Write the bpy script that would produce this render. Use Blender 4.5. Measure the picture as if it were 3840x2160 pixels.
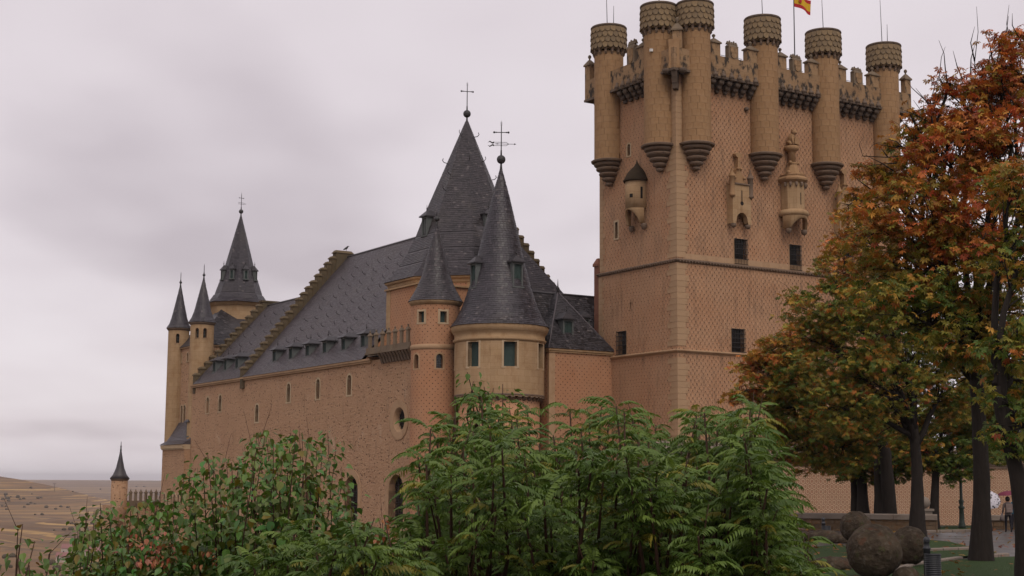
import bpy, bmesh, math, random
import numpy as np
from mathutils import Vector, Matrix, Euler
random.seed(7); rng = np.random.default_rng(11)
sc = bpy.context.scene
for o in list(bpy.data.objects): bpy.data.objects.remove(o)
COL = sc.collection
PI = math.pi
R = math.radians

# ------------------------------------------------------------------ camera
CAMZ = 2.3; PITCH = 7.450; ROLL = 0.4; FPX = 5590.0
cam_d = bpy.data.cameras.new('camera'); cam = bpy.data.objects.new('camera', cam_d); COL.objects.link(cam)
cam_d.sensor_width = 36; cam_d.lens = FPX*36/3840; cam_d.clip_start = .1; cam_d.clip_end = 60000
cam.matrix_world = Matrix.Translation((0, 0, CAMZ)) @ Matrix.Rotation(R(90+PITCH), 4, 'X') @ Matrix.Rotation(R(ROLL), 4, 'Z')
sc.camera = cam

# ------------------------------------------------------------------ world (overcast sky)
SUN_AZ, SUN_EL = 165.0, 50.0          # azimuth clockwise from +Y (view heading)
w = bpy.data.worlds.new('World'); sc.world = w; w.use_nodes = True
nt = w.node_tree; nt.nodes.clear()
def wn(t, **k):
    n = nt.nodes.new(t)
    for a, b in k.items(): setattr(n, a, b)
    return n
L = nt.links.new
tc = wn('ShaderNodeTexCoord'); sep = wn('ShaderNodeSeparateXYZ'); L(tc.outputs['Generated'], sep.inputs[0])
def wm(op, a, b=None, clamp=False):
    n = wn('ShaderNodeMath', operation=op, use_clamp=clamp)
    for i, x in enumerate((a, b)):
        if x is None: continue
        if isinstance(x, (int, float)): n.inputs[i].default_value = x
        else: L(x, n.inputs[i])
    return n.outputs[0]
zc = wm('MAXIMUM', sep.outputs[2], 0.0)
den = wm('ADD', zc, 0.16)
cv = wn('ShaderNodeCombineXYZ'); L(wm('DIVIDE', sep.outputs[0], den), cv.inputs[0]); L(wm('DIVIDE', sep.outputs[1], den), cv.inputs[1])
mp = wn('ShaderNodeMapping'); L(cv.outputs[0], mp.inputs[0]); mp.inputs['Location'].default_value = (3.1, 1.4, 0.0); mp.inputs['Scale'].default_value = (1.0, 0.75, 1)
n1 = wn('ShaderNodeTexNoise'); L(mp.outputs[0], n1.inputs['Vector']); n1.inputs['Scale'].default_value = .95; n1.inputs['Detail'].default_value = 3; n1.inputs['Roughness'].default_value = .5
n2 = wn('ShaderNodeTexNoise'); L(mp.outputs[0], n2.inputs['Vector']); n2.inputs['Scale'].default_value = 4.5; n2.inputs['Detail'].default_value = 5; n2.inputs['Roughness'].default_value = .55
f = wm('ADD', wm('MULTIPLY', n1.outputs[0], .93), wm('MULTIPLY', n2.outputs[0], .07))
rp = wn('ShaderNodeValToRGB'); L(f, rp.inputs[0])
e = rp.color_ramp.elements
e[0].position = .30; e[0].color = (4.7, 4.1, 4.35, 1)
e[1].position = .64; e[1].color = (7.2, 6.6, 6.85, 1)
em = rp.color_ramp.elements.new(.46); em.color = (6.4, 5.75, 6.0, 1)
sky = wn('ShaderNodeTexSky', sky_type='NISHITA'); sky.sun_disc = False
sky.sun_elevation = R(SUN_EL); sky.sun_rotation = R(SUN_AZ); sky.air_density = 1.0; sky.dust_density = 2.0
mx = wn('ShaderNodeMix', data_type='RGBA'); mx.inputs[0].default_value = .93
L(sky.outputs[0], mx.inputs[6]); L(rp.outputs[0], mx.inputs[7])
bg = wn('ShaderNodeBackground'); bg.inputs['Strength'].default_value = .121
L(mx.outputs[2], bg.inputs[0]); wo = wn('ShaderNodeOutputWorld'); L(bg.outputs[0], wo.inputs[0])

sd = bpy.data.lights.new('sun', 'SUN'); sd.energy = 1.25; sd.angle = R(35); sd.color = (1, .9, .8)
sun = bpy.data.objects.new('sun', sd); COL.objects.link(sun)
az, el = R(SUN_AZ), R(SUN_EL)
sdir = Vector((math.sin(az)*math.cos(el), math.cos(az)*math.cos(el), math.sin(el)))
sun.rotation_euler = sdir.to_track_quat('Z', 'Y').to_euler(); sun.location = sdir*200

sc.view_settings.view_transform = 'Standard'; sc.view_settings.look = 'None'
sc.view_settings.exposure = 0.0; sc.view_settings.gamma = 1.0; sc.view_settings.use_curve_mapping = False
sc.render.resolution_x = 1024; sc.render.resolution_y = 576
sc.render.engine = 'CYCLES'

# ------------------------------------------------------------------ frames of reference
PHI = R(31.9); CU, SU = math.cos(PHI), math.sin(PHI)
KX, KY = 12.782, 114.287                # foot of the keep's near corner
def W(u, v, z=0): return Vector((KX+u*CU-v*SU, KY+u*SU+v*CU, z))
_p = R(PITCH); _r = R(ROLL)
def at(x, y, Y):
    """world point at forward distance Y seen in direction (x, y) of the 3840 px survey picture"""
    dx, dy = x-1920.0, 1080.0-y
    dx, dy = math.cos(_r)*dx-math.sin(_r)*dy, math.sin(_r)*dx+math.cos(_r)*dy
    d = Vector((dx, FPX*math.cos(_p)-dy*math.sin(_p), FPX*math.sin(_p)+dy*math.cos(_p)))
    return Vector((0, 0, CAMZ))+d*(Y/d.y)

# ------------------------------------------------------------------ mesh builder
class MB:
    def __init__(s): s.v = []; s.f = []; s.uv = []; s.M = None; s.sm = []
    def av(s, p):
        p = Vector(p)
        if s.M is not None: p = s.M @ p
        s.v.append((p.x, p.y, p.z)); return len(s.v)-1
    def face(s, idx, uv=None, smooth=False):
        s.f.append(tuple(idx)); s.uv.append(uv); s.sm.append(smooth)
    def poly(s, pts, uv=None, smooth=False): s.face([s.av(p) for p in pts], uv, smooth)
    def box(s, x0, x1, y0, y1, z0, z1, bev=0):
        b = [s.av(p) for p in ((x0,y0,z0),(x1,y0,z0),(x1,y1,z0),(x0,y1,z0),(x0,y0,z1),(x1,y0,z1),(x1,y1,z1),(x0,y1,z1))]
        for q in ((0,3,2,1),(4,5,6,7),(0,1,5,4),(1,2,6,5),(2,3,7,6),(3,0,4,7)): s.face([b[i] for i in q])
    def frust(s, x0, x1, y0, y1, z0, X0, X1, Y0, Y1, z1):
        b = [s.av(p) for p in ((x0,y0,z0),(x1,y0,z0),(x1,y1,z0),(x0,y1,z0),(X0,Y0,z1),(X1,Y0,z1),(X1,Y1,z1),(X0,Y1,z1))]
        for q in ((0,3,2,1),(4,5,6,7),(0,1,5,4),(1,2,6,5),(2,3,7,6),(3,0,4,7)): s.face([b[i] for i in q])
    def lathe(s, prof, seg, c=(0,0), a0=0, a1=2*PI, smooth=True, cap=True, ph=0):
        full = abs(a1-a0-2*PI) < 1e-6; n = seg if full else seg+1
        rows = []
        for r, z in prof:
            rows.append([s.av((c[0]+r*math.cos(ph+a0+(a1-a0)*i/seg), c[1]+r*math.sin(ph+a0+(a1-a0)*i/seg), z)) for i in range(n)])
        for k in range(len(prof)-1):
            rr = max(prof[k][0], prof[k+1][0])
            for i in range(seg):
                j = (i+1) % n if full else i+1
                t0, t1 = (a0+(a1-a0)*i/seg)*rr, (a0+(a1-a0)*(i+1)/seg)*rr
                s.face((rows[k][i], rows[k][j], rows[k+1][j], rows[k+1][i]), ((t0,prof[k][1]),(t1,prof[k][1]),(t1,prof[k+1][1]),(t0,prof[k+1][1])), smooth)
        if cap and full:
            if prof[0][0] > .001: s.face(list(reversed(rows[0])))
            if prof[-1][0] > .001: s.face(rows[-1])
    def tube(s, pts, rad, seg=6, cap=True, smooth=True):
        pts = [Vector(p) for p in pts]; rows = []
        if isinstance(rad, (int, float)): rad = [rad]*len(pts)
        prev = None
        for i, p in enumerate(pts):
            d = (pts[min(i+1, len(pts)-1)]-pts[max(i-1, 0)])
            if d.length < 1e-9: d = Vector((0,0,1))
            d.normalize()
            a = prev if prev is not None else (Vector((1,0,0)) if abs(d.x) < .9 else Vector((0,1,0)))
            a = (a-d*a.dot(d)); a.normalize(); prev = a; b = d.cross(a)
            rows.append([s.av(p+(a*math.cos(2*PI*k/seg)+b*math.sin(2*PI*k/seg))*rad[i]) for k in range(seg)])
        for i in range(len(pts)-1):
            for k in range(seg):
                q = (k+1) % seg
                s.face((rows[i][k], rows[i][q], rows[i+1][q], rows[i+1][k]), None, smooth)
        if cap: s.face(list(reversed(rows[0]))); s.face(rows[-1])
    def sphere(s, c, r, n=8, m=6, sz=1):
        prof = [(max(r*math.sin(PI*k/m), .0005), c[2]-r*sz*math.cos(PI*k/m)) for k in range(m+1)]
        s.lathe(prof, n, (c[0], c[1]), cap=False)
    def mesh(s, name, off=(0,0,0)):
        me = bpy.data.meshes.new(name)
        V = [(a[0]-off[0], a[1]-off[1], a[2]-off[2]) for a in s.v]
        me.from_pydata(V, [], s.f)
        ul = me.uv_layers.new(name='UVMap')
        dat = np.zeros((len(me.loops), 2), dtype=np.float32); k = 0
        for fi, f in enumerate(s.f):
            u = s.uv[fi]
            if u is None:
                a, b, c = Vector(s.v[f[0]]), Vector(s.v[f[1]]), Vector(s.v[f[2]])
                n = (b-a).cross(c-a)
                if len(f) > 3 and n.length < 1e-9: n = (c-a).cross(Vector(s.v[f[3]])-a)
                ax, ay, az_ = abs(n.x), abs(n.y), abs(n.z)
                for q in f:
                    p = s.v[q]
                    dat[k] = (p[0], p[1]) if az_ >= ax and az_ >= ay else ((p[1], p[2]) if ax > ay else (p[0], p[2])); k += 1
            else:
                for q in u: dat[k] = q; k += 1
        ul.data.foreach_set('uv', dat.ravel())
        me.polygons.foreach_set('use_smooth', s.sm)
        me.update(); return me

def link(o, parent=None):
    COL.objects.link(o)
    if parent is not None: o.parent = parent
    return o
def tag(o, label=None, cat=None, group=None, kind=None):
    if label: o['label'] = label
    if cat: o['category'] = cat
    if group: o['group'] = group
    if kind: o['kind'] = kind
    return o
def obj(name, me, mat, parent=None, loc=(0,0,0), rot=(0,0,0), scale=None):
    o = bpy.data.objects.new(name, me)
    if mat is not None and not me.materials: me.materials.append(mat)
    o.location = loc; o.rotation_euler = rot
    if scale: o.scale = scale
    return link(o, parent)
class Thing:
    """castle building: an Empty at its foot; parts are given in castle coordinates (u, v, z)"""
    def __init__(s, name, label, cat, u, v, z, group=None):
        s.o = bpy.data.objects.new(name, None); s.o.empty_display_size = .5
        s.off = (u, v, z); s.o.location = W(u, v, z); s.o.rotation_euler = (0, 0, PHI)
        link(s.o); tag(s.o, label, cat, group)
    def part(s, mb, name, mat, parent=None, kind=None):
        if not mb.f: return None
        o = obj(name, mb.mesh(name, s.off), mat, parent or s.o)
        if kind: o['kind'] = kind
        return o
    def place(s, me, name, mat, u, v, z, rz=0, parent=None, scale=None):
        return obj(name, me, mat, parent or s.o, (u-s.off[0], v-s.off[1], z-s.off[2]), (0, 0, rz), scale)

# surfaces with real openings ------------------------------------------------
def surf(mb, fn, S, T, holes, depth=.45, smooth=False, flip=False):
    S = sorted(set([round(a, 4) for a in S]+[round(h[i], 4) for h in holes for i in (0, 1)]))
    T = sorted(set([round(a, 4) for a in T]+[round(h[i], 4) for h in holes for i in (2, 3)]))
    for i in range(len(S)-1):
        for j in range(len(T)-1):
            sm_, tm = (S[i]+S[i+1])/2, (T[j]+T[j+1])/2
            if any(h[0] < sm_ < h[1] and h[2] < tm < h[3] for h in holes): continue
            q = [(S[i],T[j]),(S[i+1],T[j]),(S[i+1],T[j+1]),(S[i],T[j+1])]
            if flip: q.reverse()
            mb.poly([fn(a, b, 0) for a, b in q], q, smooth)
    for h in holes:
        dd = h[4] if len(h) > 4 else depth
        c = [(h[0],h[2]),(h[1],h[2]),(h[1],h[3]),(h[0],h[3])]
        for k in range(4):
            a, b = c[k], c[(k+1) % 4]
            n = max(1, int(abs(a[0]-b[0])/.3)) if smooth else 1
            for m in range(n):
                p = (a[0]+(b[0]-a[0])*m/n, a[1]+(b[1]-a[1])*m/n); q = (a[0]+(b[0]-a[0])*(m+1)/n, a[1]+(b[1]-a[1])*(m+1)/n)
                mb.poly([fn(*p, 0), fn(*q, 0), fn(*q, dd), fn(*p, dd)], ((p[0],p[1]),(q[0],q[1]),(q[0],q[1]+dd),(p[0],p[1]+dd)))
def pane(fn, s0, s1, t0, t1, d, n=1):
    mb = MB()
    for i in range(n):
        a, b = s0+(s1-s0)*i/n, s0+(s1-s0)*(i+1)/n
        mb.poly([fn(a, t0, d), fn(b, t0, d), fn(b, t1, d), fn(a, t1, d)])
    return mb
def frame(fn, s0, s1, t0, t1, wd, proud=.06, inner=.12, arch=False, sill=.0, n=8):
    """stone surround; arch: round head inside the same rectangle"""
    mb = MB(); m = (s0+s1)/2; r = (s1-s0)/2
    if arch:
        ip = [(s0, t0), (s0, t1-r)]+[(m-r*math.cos(PI*k/n), t1-r+r*math.sin(PI*k/n)) for k in range(1, n)]+[(s1, t1-r), (s1, t0)]
        ro = r+wd
        op = [(s0-wd, t0), (s0-wd, t1-r)]+[(m-ro*math.cos(PI*k/n), t1-r+ro*math.sin(PI*k/n)) for k in range(1, n)]+[(s1+wd, t1-r), (s1+wd, t0)]
    else:
        ip = [(s0, t0), (s0, t1), (s1, t1), (s1, t0)]
        op = [(s0-wd, t0), (s0-wd, t1+wd), (s1+wd, t1+wd), (s1+wd, t0)]
    for k in range(len(ip)-1):
        a, b, c, d = ip[k], ip[k+1], op[k+1], op[k]
        mb.poly([fn(*a, -proud), fn(*b, -proud), fn(*c, -proud), fn(*d, -proud)], (a, b, c, d))
        mb.poly([fn(*a, inner), fn(*b, inner), fn(*b, -proud), fn(*a, -proud)])
        mb.poly([fn(*d, -proud), fn(*c, -proud), fn(*c, .02), fn(*d, .02)])
    # sill
    a, b = s0-wd*1.15, s1+wd*1.15
    ts = t0-max(wd*.7, .06)
    P = [fn(a, ts, -proud*1.6), fn(b, ts, -proud*1.6), fn(b, t0+.012, -proud*1.6), fn(a, t0+.012, -proud*1.6)]
    Q = [fn(a, ts, .1), fn(b, ts, .1), fn(b, t0+.012, inner), fn(a, t0+.012, inner)]
    mb.poly(P)
    for k in range(4): mb.poly([P[k], P[(k+1) % 4], Q[(k+1) % 4], Q[k]])
    return mb
def plane_u(u0): return lambda s, t, d: (u0+d, s, t)        # wall facing -u, s = v
def plane_v(v0): return lambda s, t, d: (s, v0+d, t)        # wall facing -v, s = u
def cylf(cu, cv, r): return lambda s, t, d: (cu+(r-d)*math.cos(s/r), cv+(r-d)*math.sin(s/r), t)

# slates ---------------------------------------------------------------------
def slate(mb, a, b, c, d, n, th):
    """a,b lower edge, c,d upper edge, n outward normal"""
    n = Vector(n); a, b, c, d = Vector(a), Vector(b), Vector(c), Vector(d)
    i = [mb.av(p) for p in (a+n*th, b+n*th, c+n*.006, d+n*.006, a, b)]
    mb.face((i[0], i[1], i[2], i[3])); mb.face((i[4], i[5], i[1], i[0]))
def slates_plane(mb, O, A, B, clip, length, wd=.26, ex=.19, th=.032):
    """O eave origin, A along, B up the slope, clip(s)->(a0,a1) at slope distance s"""
    O, A, B = Vector(O), Vector(A).normalized(), Vector(B).normalized(); N = A.cross(B)
    rows = int(length/ex)
    for i in range(rows):
        s0 = i*ex; s1 = min(s0+ex*1.15, length); a0, a1 = clip(s0); b0, b1 = clip(s1)
        if a1-a0 < .05: continue
        x = a0-(wd*.5 if i % 2 else 0)-random.random()*.05
        while x < a1:
            ww = wd*random.uniform(.8, 1.2); p, q = max(x, a0), min(x+ww-.012, a1); x += ww
            if q-p < .03: continue
            p2, q2 = max(p, b0), min(q, b1)
            if q2-p2 < .01: p2 = q2 = min(max((p+q)/2, b0), b1)
            t = th*random.uniform(.7, 1.3)
            slate(mb, O+A*p+B*(s0-random.random()*.02), O+A*q+B*(s0-random.random()*.02), O+A*q2+B*s1, O+A*p2+B*s1, N, t)
def slates_cone(mb, cu, cv, prof, wd=.26, ex=.19, th=.032, a0=0, a1=2*PI):
    """prof: list of (r,z) from eave to apex"""
    pts = []
    for k in range(len(prof)-1):
        (r0, z0), (r1, z1) = prof[k], prof[k+1]; l = math.hypot(r1-r0, z1-z0); n = max(1, round(l/ex))
        for i in range(n): pts.append((r0+(r1-r0)*i/n, z0+(z1-z0)*i/n))
    pts.append(prof[-1])
    for k in range(len(pts)-1):
        (r0, z0), (r1, z1) = pts[k], pts[k+1]
        dr, dz = r1-r0, z1-z0; l = math.hypot(dr, dz); nr, nz = dz/l, -dr/l
        n = max(6, int((a1-a0)*r0/wd)); ph = random.random()*2
        z1b, r1b = z1+dz*.12, max(r1+dr*.12, .002)
        for i in range(n):
            t0 = a0+(i+ph)*(a1-a0)/n; t1 = t0+(a1-a0)/n*.965; tm = (t0+t1)/2
            dzr = -random.random()*.02
            slate(mb, (cu+r0*math.cos(t0), cv+r0*math.sin(t0), z0+dzr), (cu+r0*math.cos(t1), cv+r0*math.sin(t1), z0+dzr),
                  (cu+r1b*math.cos(t1), cv+r1b*math.sin(t1), z1b), (cu+r1b*math.cos(t0), cv+r1b*math.sin(t0), z1b),
                  (nr*math.cos(tm), nr*math.sin(tm), nz), th*random.uniform(.7, 1.3))
# ------------------------------------------------------------------ materials
class G:
    def __init__(s, name, rough=.8, spec=.3):
        s.m = bpy.data.materials.new(name); s.m.use_nodes = True; s.nt = s.m.node_tree
        s.b = s.nt.nodes['Principled BSDF']; s.b.inputs['Roughness'].default_value = rough
        s.b.inputs['Specular IOR Level'].default_value = spec
        s.tc = None
    def n(s, t, **k):
        x = s.nt.nodes.new(t)
        for a, b in k.items(): setattr(x, a, b)
        return x
    def put(s, sock, v):
        if v is None: return
        if hasattr(v, 'is_output') or isinstance(v, bpy.types.NodeSocket): s.nt.links.new(v, sock)
        elif isinstance(v, (tuple, list)) and len(v) == 3 and sock.type == 'RGBA': sock.default_value = (*v, 1)
        else: sock.default_value = v
    def uv(s): return s.n('ShaderNodeTexCoord').outputs['UV']
    def ob(s): return s.n('ShaderNodeTexCoord').outputs['Object']
    def pos(s): return s.n('ShaderNodeNewGeometry').outputs['Position']
    def isl(s): return s.n('ShaderNodeNewGeometry').outputs['Random Per Island']
    def rnd(s): return s.n('ShaderNodeObjectInfo').outputs['Random']
    def ma(s, op, a, b=None, c=None, clamp=False):
        x = s.n('ShaderNodeMath', operation=op, use_clamp=clamp)
        for i, q in enumerate((a, b, c)): s.put(x.inputs[i], q)
        return x.outputs[0]
    def vm(s, op, a, b=None):
        x = s.n('ShaderNodeVectorMath', operation=op); s.put(x.inputs[0], a); s.put(x.inputs[1], b); return x.outputs[0]
    def scale(s, vec, sx, sy, sz=1):
        x = s.n('ShaderNodeVectorMath', operation='MULTIPLY'); s.put(x.inputs[0], vec); x.inputs[1].default_value = (sx, sy, sz); return x.outputs[0]
    def noise(s, vec, sc_, det=4, ro=.55, col=False):
        x = s.n('ShaderNodeTexNoise'); s.put(x.inputs['Vector'], vec); x.inputs['Scale'].default_value = sc_
        x.inputs['Detail'].default_value = det; x.inputs['Roughness'].default_value = ro
        return x.outputs['Color' if col else 'Fac']
    def vor(s, vec, sc_, rand=1.0, feat='F1', out='Distance'):
        x = s.n('ShaderNodeTexVoronoi', feature=feat); s.put(x.inputs['Vector'], vec); x.inputs['Scale'].default_value = sc_
        x.inputs['Randomness'].default_value = rand; return x.outputs[out]
    def mix(s, f, a, b, mode='MIX'):
        x = s.n('ShaderNodeMix', data_type='RGBA', blend_type=mode); s.put(x.inputs[0], f); s.put(x.inputs[6], a); s.put(x.inputs[7], b); return x.outputs[2]
    def ss(s, x, lo, hi):
        y = s.n('ShaderNodeMapRange', interpolation_type='SMOOTHSTEP'); s.put(y.inputs[0], x); y.inputs[1].default_value = lo; y.inputs[2].default_value = hi; return y.outputs[0]
    def ramp(s, f, stops):
        x = s.n('ShaderNodeValToRGB'); s.put(x.inputs[0], f); el_ = x.color_ramp.elements
        while len(el_) > 1: el_.remove(el_[-1])
        for i, (p, c) in enumerate(stops):
            q = el_[0] if i == 0 else el_.new(p)
            q.position = p; q.color = (*c, 1)
        return x.outputs[0]
    def bump(s, h, st=.5, dist=.05):
        x = s.n('ShaderNodeBump'); s.put(x.inputs['Height'], h); x.inputs['Strength'].default_value = st; x.inputs['Distance'].default_value = dist
        s.nt.links.new(x.outputs[0], s.b.inputs['Normal'])
    def col(s, c): s.put(s.b.inputs['Base Color'], c)
    def rough(s, r): s.put(s.b.inputs['Roughness'], r)

def weather(g, c, uv, amt=.5, dark=(.10, .075, .055), lim=(.56, .78), sv=.12):
    """rain streaks and blotches"""
    st = g.noise(g.scale(uv, .9, sv), 2.2, 5, .6); bl = g.noise(uv, .55, 4, .6)
    c = g.mix(g.ma('MULTIPLY', g.ss(st, *lim), amt), c, dark)
    return g.mix(g.ma('MULTIPLY', g.ss(bl, .35, .75), .4), c, g.mix(1.0, c, (.80, .78, .76), 'MULTIPLY'))

def sgraffito(name, base, lip, dot, p, h, ringr=.40, ringw=.07, dotr=.10, ring=1.0, dots=1.0, wav=.05, st=.6, amt=.4, lim=(.56, .78)):
    g = G(name, .92, .15); uv = g.uv()
    nz = g.noise(uv, 1.4, 2, .5, True)
    x = g.n('ShaderNodeVectorMath', operation='MULTIPLY_ADD'); g.put(x.inputs[0], nz); x.inputs[1].default_value = (wav*2,)*3; g.put(x.inputs[2], uv)
    sp = g.n('ShaderNodeSeparateXYZ'); g.put(sp.inputs[0], x.outputs[0])
    sx = g.ma('DIVIDE', sp.outputs[0], p); ty = g.ma('DIVIDE', sp.outputs[1], h)
    row = g.ma('FLOOR', ty); odd = g.ma('FLOORED_MODULO', row, 2.0)
    sx = g.ma('MULTIPLY_ADD', odd, .5, sx)
    fx = g.ma('SUBTRACT', g.ma('FRACT', sx), .5); fy = g.ma('MULTIPLY', g.ma('SUBTRACT', g.ma('FRACT', ty), .5), h/p)
    r = g.ma('SQRT', g.ma('ADD', g.ma('MULTIPLY', fx, fx), g.ma('MULTIPLY', fy, fy)))
    rg = g.ss(g.ma('ABSOLUTE', g.ma('SUBTRACT', r, ringr)), ringw, ringw*.25)
    fx2 = g.ma('SUBTRACT', g.ma('ABSOLUTE', fx), .5); fy2 = g.ma('ADD', fy, .12)
    d2 = g.ma('SQRT', g.ma('ADD', g.ma('MULTIPLY', fx2, fx2), g.ma('MULTIPLY', fy2, fy2)))
    cell = g.n('ShaderNodeCombineXYZ'); g.put(cell.inputs[0], g.ma('FLOOR', sx)); g.put(cell.inputs[1], row)
    wh = g.n('ShaderNodeTexWhiteNoise', noise_dimensions='2D'); g.put(wh.inputs[0], cell.outputs[0])
    dt = g.ss(g.ma('SUBTRACT', d2, g.ma('MULTIPLY', wh.outputs[0], .03)), dotr, dotr*.55)
    fine = g.noise(uv, 9, 5, .65)
    c = g.mix(g.ss(g.noise(uv, .35, 3, .5), .3, .7), base, tuple(b*k for b, k in zip(base, (1.0, .9, .84))))
    c = g.mix(g.ma('MULTIPLY', g.ss(fine, .3, .75), .35), c, tuple(b*1.25 for b in base))
    pt = g.noise(uv, .16, 5, .65); c = g.mix(g.ma('MULTIPLY', g.ss(pt, .52, .66), .5), c, tuple(min(1, b*k) for b, k in zip(base, (1.28, 1.3, 1.28))))
    c = g.mix(g.ma('MULTIPLY', g.ss(g.noise(g.scale(uv, 1, .7), .33, 6, .7), .55, .72), .5), c, tuple(b*k for b, k in zip(base, (.82, .66, .56))))
    c = g.mix(g.ma('MULTIPLY', rg, .55*ring), c, lip)
    # pressed shadow side of each scale is relief, the slag chips are dark stone
    c = g.mix(g.ma('MULTIPLY', g.ma('MULTIPLY', dt, dots), g.ma('MULTIPLY_ADD', g.ss(g.noise(uv, .6, 4, .6), .3, .55), .65, .35)), c, dot)
    c = weather(g, c, uv, amt, lim=lim)
    g.col(c)
    hgt = g.ma('ADD', g.ma('MULTIPLY', rg, ring), g.ma('MULTIPLY', fine, .6)); hgt = g.ma('SUBTRACT', hgt, g.ma('MULTIPLY', dt, .8))
    g.bump(hgt, st, .05)
    return g.m

PINK = (.47, .285, .195); PALE = (.62, .42, .29); SLAG = (.05, .033, .028)
M = {}
M['keep'] = sgraffito('sgraffito_keep', (.405, .236, .138), (.55, .36, .225), SLAG, .42, .27, ringr=.36, ringw=.10, dotr=.12, ring=.85, st=.9, amt=.4, wav=.11, dots=.82, lim=(.5, .74))
M['rings'] = sgraffito('sgraffito_rings', (.34, .205, .128), (.62, .44, .30), SLAG, .46, .40, ringr=.36, ringw=.11, dots=.2, ring=1.5, wav=.03, amt=.12, st=.9)
M['dots'] = sgraffito('dotted_plaster', (.395, .220, .128), (.42, .24, .15), SLAG, .46, .23, ring=.0, dotr=.10, dots=.95, wav=.08, st=.35, amt=.2)
# palace wall: irregular chips in rough plaster
g = G('rubble_plaster', .95, .15); uv = g.uv()
vd = g.vor(g.scale(uv, 1, 1.2), 3.1, .7); fine = g.noise(uv, 5, 6, .7); big = g.noise(uv, .3, 4, .6)
c = g.mix(g.ss(big, .35, .7), (.445, .264, .154), (.425, .245, .142)); c = g.mix(g.ma('MULTIPLY', g.ss(fine, .35, .7), .7), c, (.555, .375, .24))
c = g.mix(g.ma('MULTIPLY', g.ss(vd, .26, .16), g.ma('MULTIPLY', g.ss(g.noise(uv, .5, 3, .5), .26, .42), .8)), c, SLAG)
c = g.mix(g.ma('MULTIPLY', g.ss(g.noise(uv, .22, 6, .7), .56, .7), .3), c, (.40, .22, .14)); c = g.mix(g.ma('MULTIPLY', g.ss(g.noise(g.scale(uv, 1, .6), .4, 6, .7), .58, .7), .5), c, (.60, .45, .32))
c = weather(g, c, uv, .5); g.col(c)
g.bump(g.ma('SUBTRACT', g.ma('MULTIPLY', fine, 1.4), g.ss(vd, .3, .12)), 1.0, .14); M['rubble'] = g.m

def ashlar(name, a, b, amt=.4, dark=(.09, .07, .05), per_obj=True, blocks=None, st=(.56, .78), sv=.12):
    g = G(name, .9, .2); uv = g.uv()
    c = g.mix(g.ss(g.noise(uv, .6, 4, .6), .3, .7), a, b)
    if per_obj: c = g.mix(g.ma('MULTIPLY', g.rnd(), .35), c, tuple(x*.72 for x in a))
    else: c = g.mix(g.ma('MULTIPLY', g.isl(), .35), c, tuple(x*.72 for x in a))
    if blocks:
        br = g.n('ShaderNodeTexBrick'); g.put(br.inputs['Vector'], uv); br.inputs['Scale'].default_value = 1.0
        br.inputs['Brick Width'].default_value = blocks[0]; br.inputs['Row Height'].default_value = blocks[1]; br.inputs['Mortar Size'].default_value = .012
        br.inputs['Color1'].default_value = (1, 1, 1, 1); br.inputs['Color2'].default_value = (.86, .84, .82, 1); br.inputs['Mortar'].default_value = (.62, .56, .5, 1)
        c = g.mix(.8, c, br.outputs['Color'], 'MULTIPLY')
    fn = g.noise(uv, 12, 5, .7)
    c = g.mix(g.ma('MULTIPLY', g.ss(g.noise(g.ob(), .9, 5, .7), .46, .68), .5), c, (a[0]*.62, a[1]*.52, a[2]*.45))
    c = g.mix(g.ma('MULTIPLY', g.ss(fn, .4, .8), .3), c, tuple(x*1.25 for x in a))
    c = weather(g, c, uv, amt, dark, st, sv); g.col(c); g.bump(fn, .4, .02); return g.m
M['ashlar'] = ashlar('golden_ashlar', (.33, .20, .10), (.355, .222, .122), .6, (.14, .09, .05))
M['ashlar_i'] = ashlar('golden_ashlar_courses', (.33, .20, .10), (.355, .222, .122), .6, (.14, .09, .05), per_obj=False)
M['trim'] = ashlar('pale_limestone', (.41, .275, .15), (.43, .295, .172), .45, (.20, .12, .06), blocks=(1.1, .5), per_obj=False)
M['frame'] = ashlar('window_stone', (.46, .345, .22), (.50, .38, .25), .2)
M['quoin'] = ashlar('quoin_stone', (.40, .265, .155), (.43, .28, .17), .3)
M['grime'] = ashlar('blackened_stone', (.22, .165, .11), (.13, .105, .08), .8, (.035, .03, .027))
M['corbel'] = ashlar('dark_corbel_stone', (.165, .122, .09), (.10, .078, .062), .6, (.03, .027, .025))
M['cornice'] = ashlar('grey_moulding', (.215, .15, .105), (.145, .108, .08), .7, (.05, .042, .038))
M['parapet'] = ashlar('stained_parapet', (.33, .215, .118), (.30, .195, .11), .95, (.035, .03, .026), blocks=(.9, .42), st=(.48, .62), sv=.5)
M['step'] = ashlar('lichen_gable_stone', (.135, .098, .055), (.085, .07, .045), .6, (.05, .05, .03))
M['gran'] = ashlar('granite_coping', (.26, .215, .175), (.20, .17, .14), .5)
g = G('scale_stone', .9, .2); uv = g.ob()
c = g.mix(g.ss(g.noise(uv, 1.5, 4, .6), .35, .7), (.25, .175, .095), (.20, .14, .08)); c = g.mix(g.ma('MULTIPLY', g.rnd(), .45), c, (.11, .085, .06))
c = g.mix(g.ma('MULTIPLY', g.ss(g.noise(uv, 3.5, 5, .7), .5, .72), .6), c, (.07, .06, .045)); g.col(c); M['scale'] = g.m
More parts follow.
